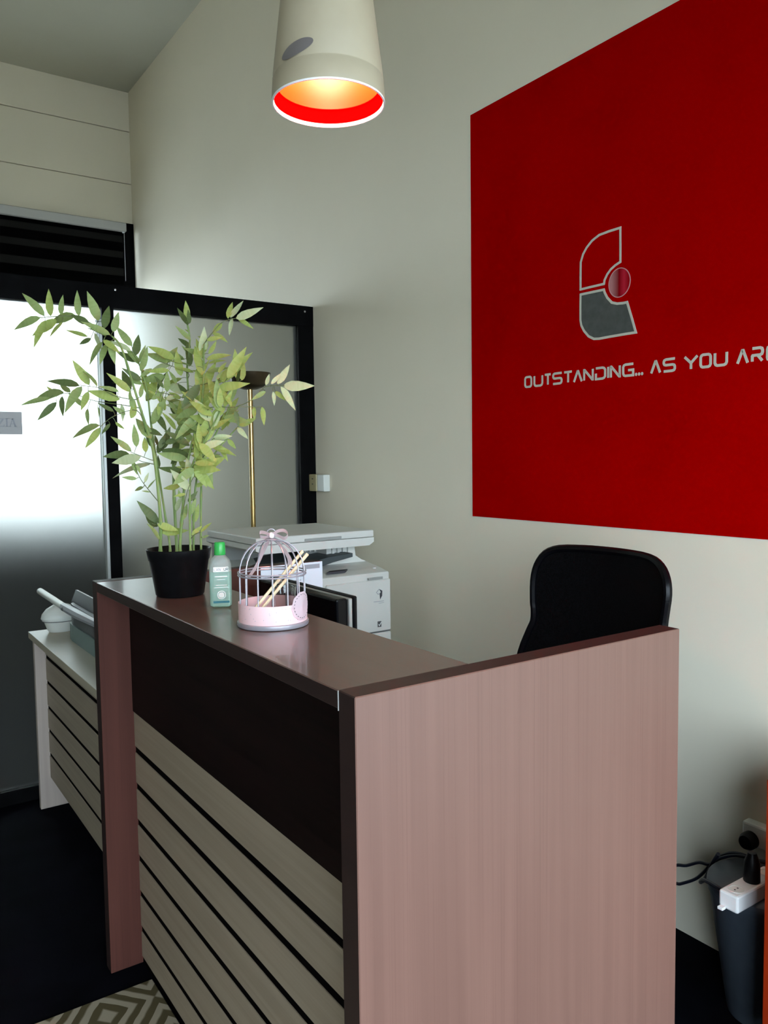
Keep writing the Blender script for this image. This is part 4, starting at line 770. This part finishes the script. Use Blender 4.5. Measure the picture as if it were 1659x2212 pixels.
# ------------------------------------------------------------------ right hand corner by the wall
bn = thing('waste_bin', 'dark blue grey tapered bin with flat lid standing against the wall at right', 'bin', (1.911, 1.10, 0))
c = (1.911, 1.10, 0)
obj('bin_body', lathe(B(), [(0, .0006), (.074, .0006), (.078, .006), (.124, .315), (.129, .322), (.129, .332), (.120, .332), (.072, .010), (0, .010)], c, 40), M['binpl'], bn, smooth=True)
obj('lid', lathe(B(), [(0, .3325), (.130, .3325), (.1315, .338), (.130, .348), (.124, .3525), (0, .3530)], c, 40), M['binpl'], bn, smooth=True)
ps = thing('power_strip', 'white multi socket power strip lying on the dark bin lid', 'power strip', (1.80, 1.072, .353))
obj('strip_body', bx(1.72, 1.915, 1.048, 1.098, .3536, .396, bev=.005, seg=2), M['white_bright'], ps)
for x in (1.752, 1.885):
    obj('socket', lathe(B(), [(.0185, .3962), (.0185, .3972), (.016, .3972), (.016, .3964), (0, .3964)], (x, 1.072, 0), 24), M['white_pl'], ps)
for dx in (-.006, .006): obj('pin_hole', lathe(B(), [(.002, .3966), (.002, .3974), (0, .3974)], (1.752+dx, 1.072, 0), 8), M['ink'], ps)
obj('mount_tab', bx(1.705, 1.7195, 1.078, 1.092, .354, .361, bev=.001), M['white_bright'], ps)
obj('plug', lathe(B(), [(0, .3965), (.019, .3965), (.020, .398), (.0185, .445), (.010, .468), (0, .470)], (1.818, 1.072, 0), 20), M['blackpl'], ps, 'black plug', smooth=True)
obj('cord', tube(B(), smooth_path([(1.915, 1.225, .372), (1.93, 1.252, .33), (1.915, 1.262, .29), (1.868, 1.246, .300), (1.80, 1.190, .352), (1.760, 1.125, .374), (1.752, 1.0975, .374)], 6), .0055, 8), M['cable'], ps, 'dark cord', smooth=True)
ow = thing('wall_outlet', 'white surface outlet with round black plug on the lower wall at right', 'outlet', (XR, 1.18, .40))
obj('outlet_box', bx(XR-.035, XR-.0005, 1.118, 1.226, .372, .436, bev=.006, seg=2), M['white_pl'], ow)
bm = lathe(B(), [(0, 0), (.024, 0), (.024, .018), (.018, .030), (0, .032)], (0, 0, 0), 24)
bmesh.ops.rotate(bm, verts=bm.verts, matrix=Matrix.Rotation(R(-90), 3, 'Y')); bmesh.ops.translate(bm, verts=bm.verts, vec=(XR-.036, 1.198, .392))
obj('plug', bm, M['blackpl'], ow, 'round black plug', smooth=True)
cb = thing('cable_bundle', 'two dark cables looping along the lower wall behind the waste bin', 'cable', (1.99, 1.45, .0))
def cable(pts, r): obj('cable', tube(B(), smooth_path(pts, 6), r, 8), M['cable'], cb, smooth=True)
cable([(2.045, 1.50, .006), (2.02, 1.46, .12), (1.975, 1.41, .237), (1.97, 1.36, .266), (1.97, 1.32, .292), (1.966, 1.284, .303), (1.955, 1.245, .340), (1.955, 1.19, .370), (1.975, 1.12, .372), (2.02, 1.07, .366), (2.052, 1.04, .362)], .0045)
cable([(2.05, 1.48, .006), (2.03, 1.45, .08), (1.985, 1.41, .180), (1.97, 1.379, .203), (1.97, 1.334, .236), (1.968, 1.305, .269), (1.975, 1.266, .326), (1.972, 1.21, .364), (1.990, 1.13, .363), (2.025, 1.09, .358), (2.052, 1.06, .354)], .0045)
oc = thing('orange_cabinet', 'orange low cabinet cut off by the right edge of the picture', 'cabinet', (1.85, .70, 0))
obj('body', bx(1.705, 2.045, .46, .968, .05, .70, bev=.003), M['orange'], oc)
obj('cabinet_top', bx(1.705, 2.045, .46, .968, .7005, .72, bev=.002), M['orange'], oc)
obj('plinth', bx(1.73, 2.03, .48, .95, .0006, .0495), M['blackpl'], oc)
for a, b in ((.462, .713), (.717, .966)):
    d = obj('door', bx(1.690, 1.7045, a, b, .055, .719, bev=.002), M['orange'], oc)
    obj('handle', bx(1.680, 1.6895, (b-.032 if a < .5 else a+.02), (b-.020 if a < .5 else a+.032), .44, .56, bev=.002), M['steel'], d)
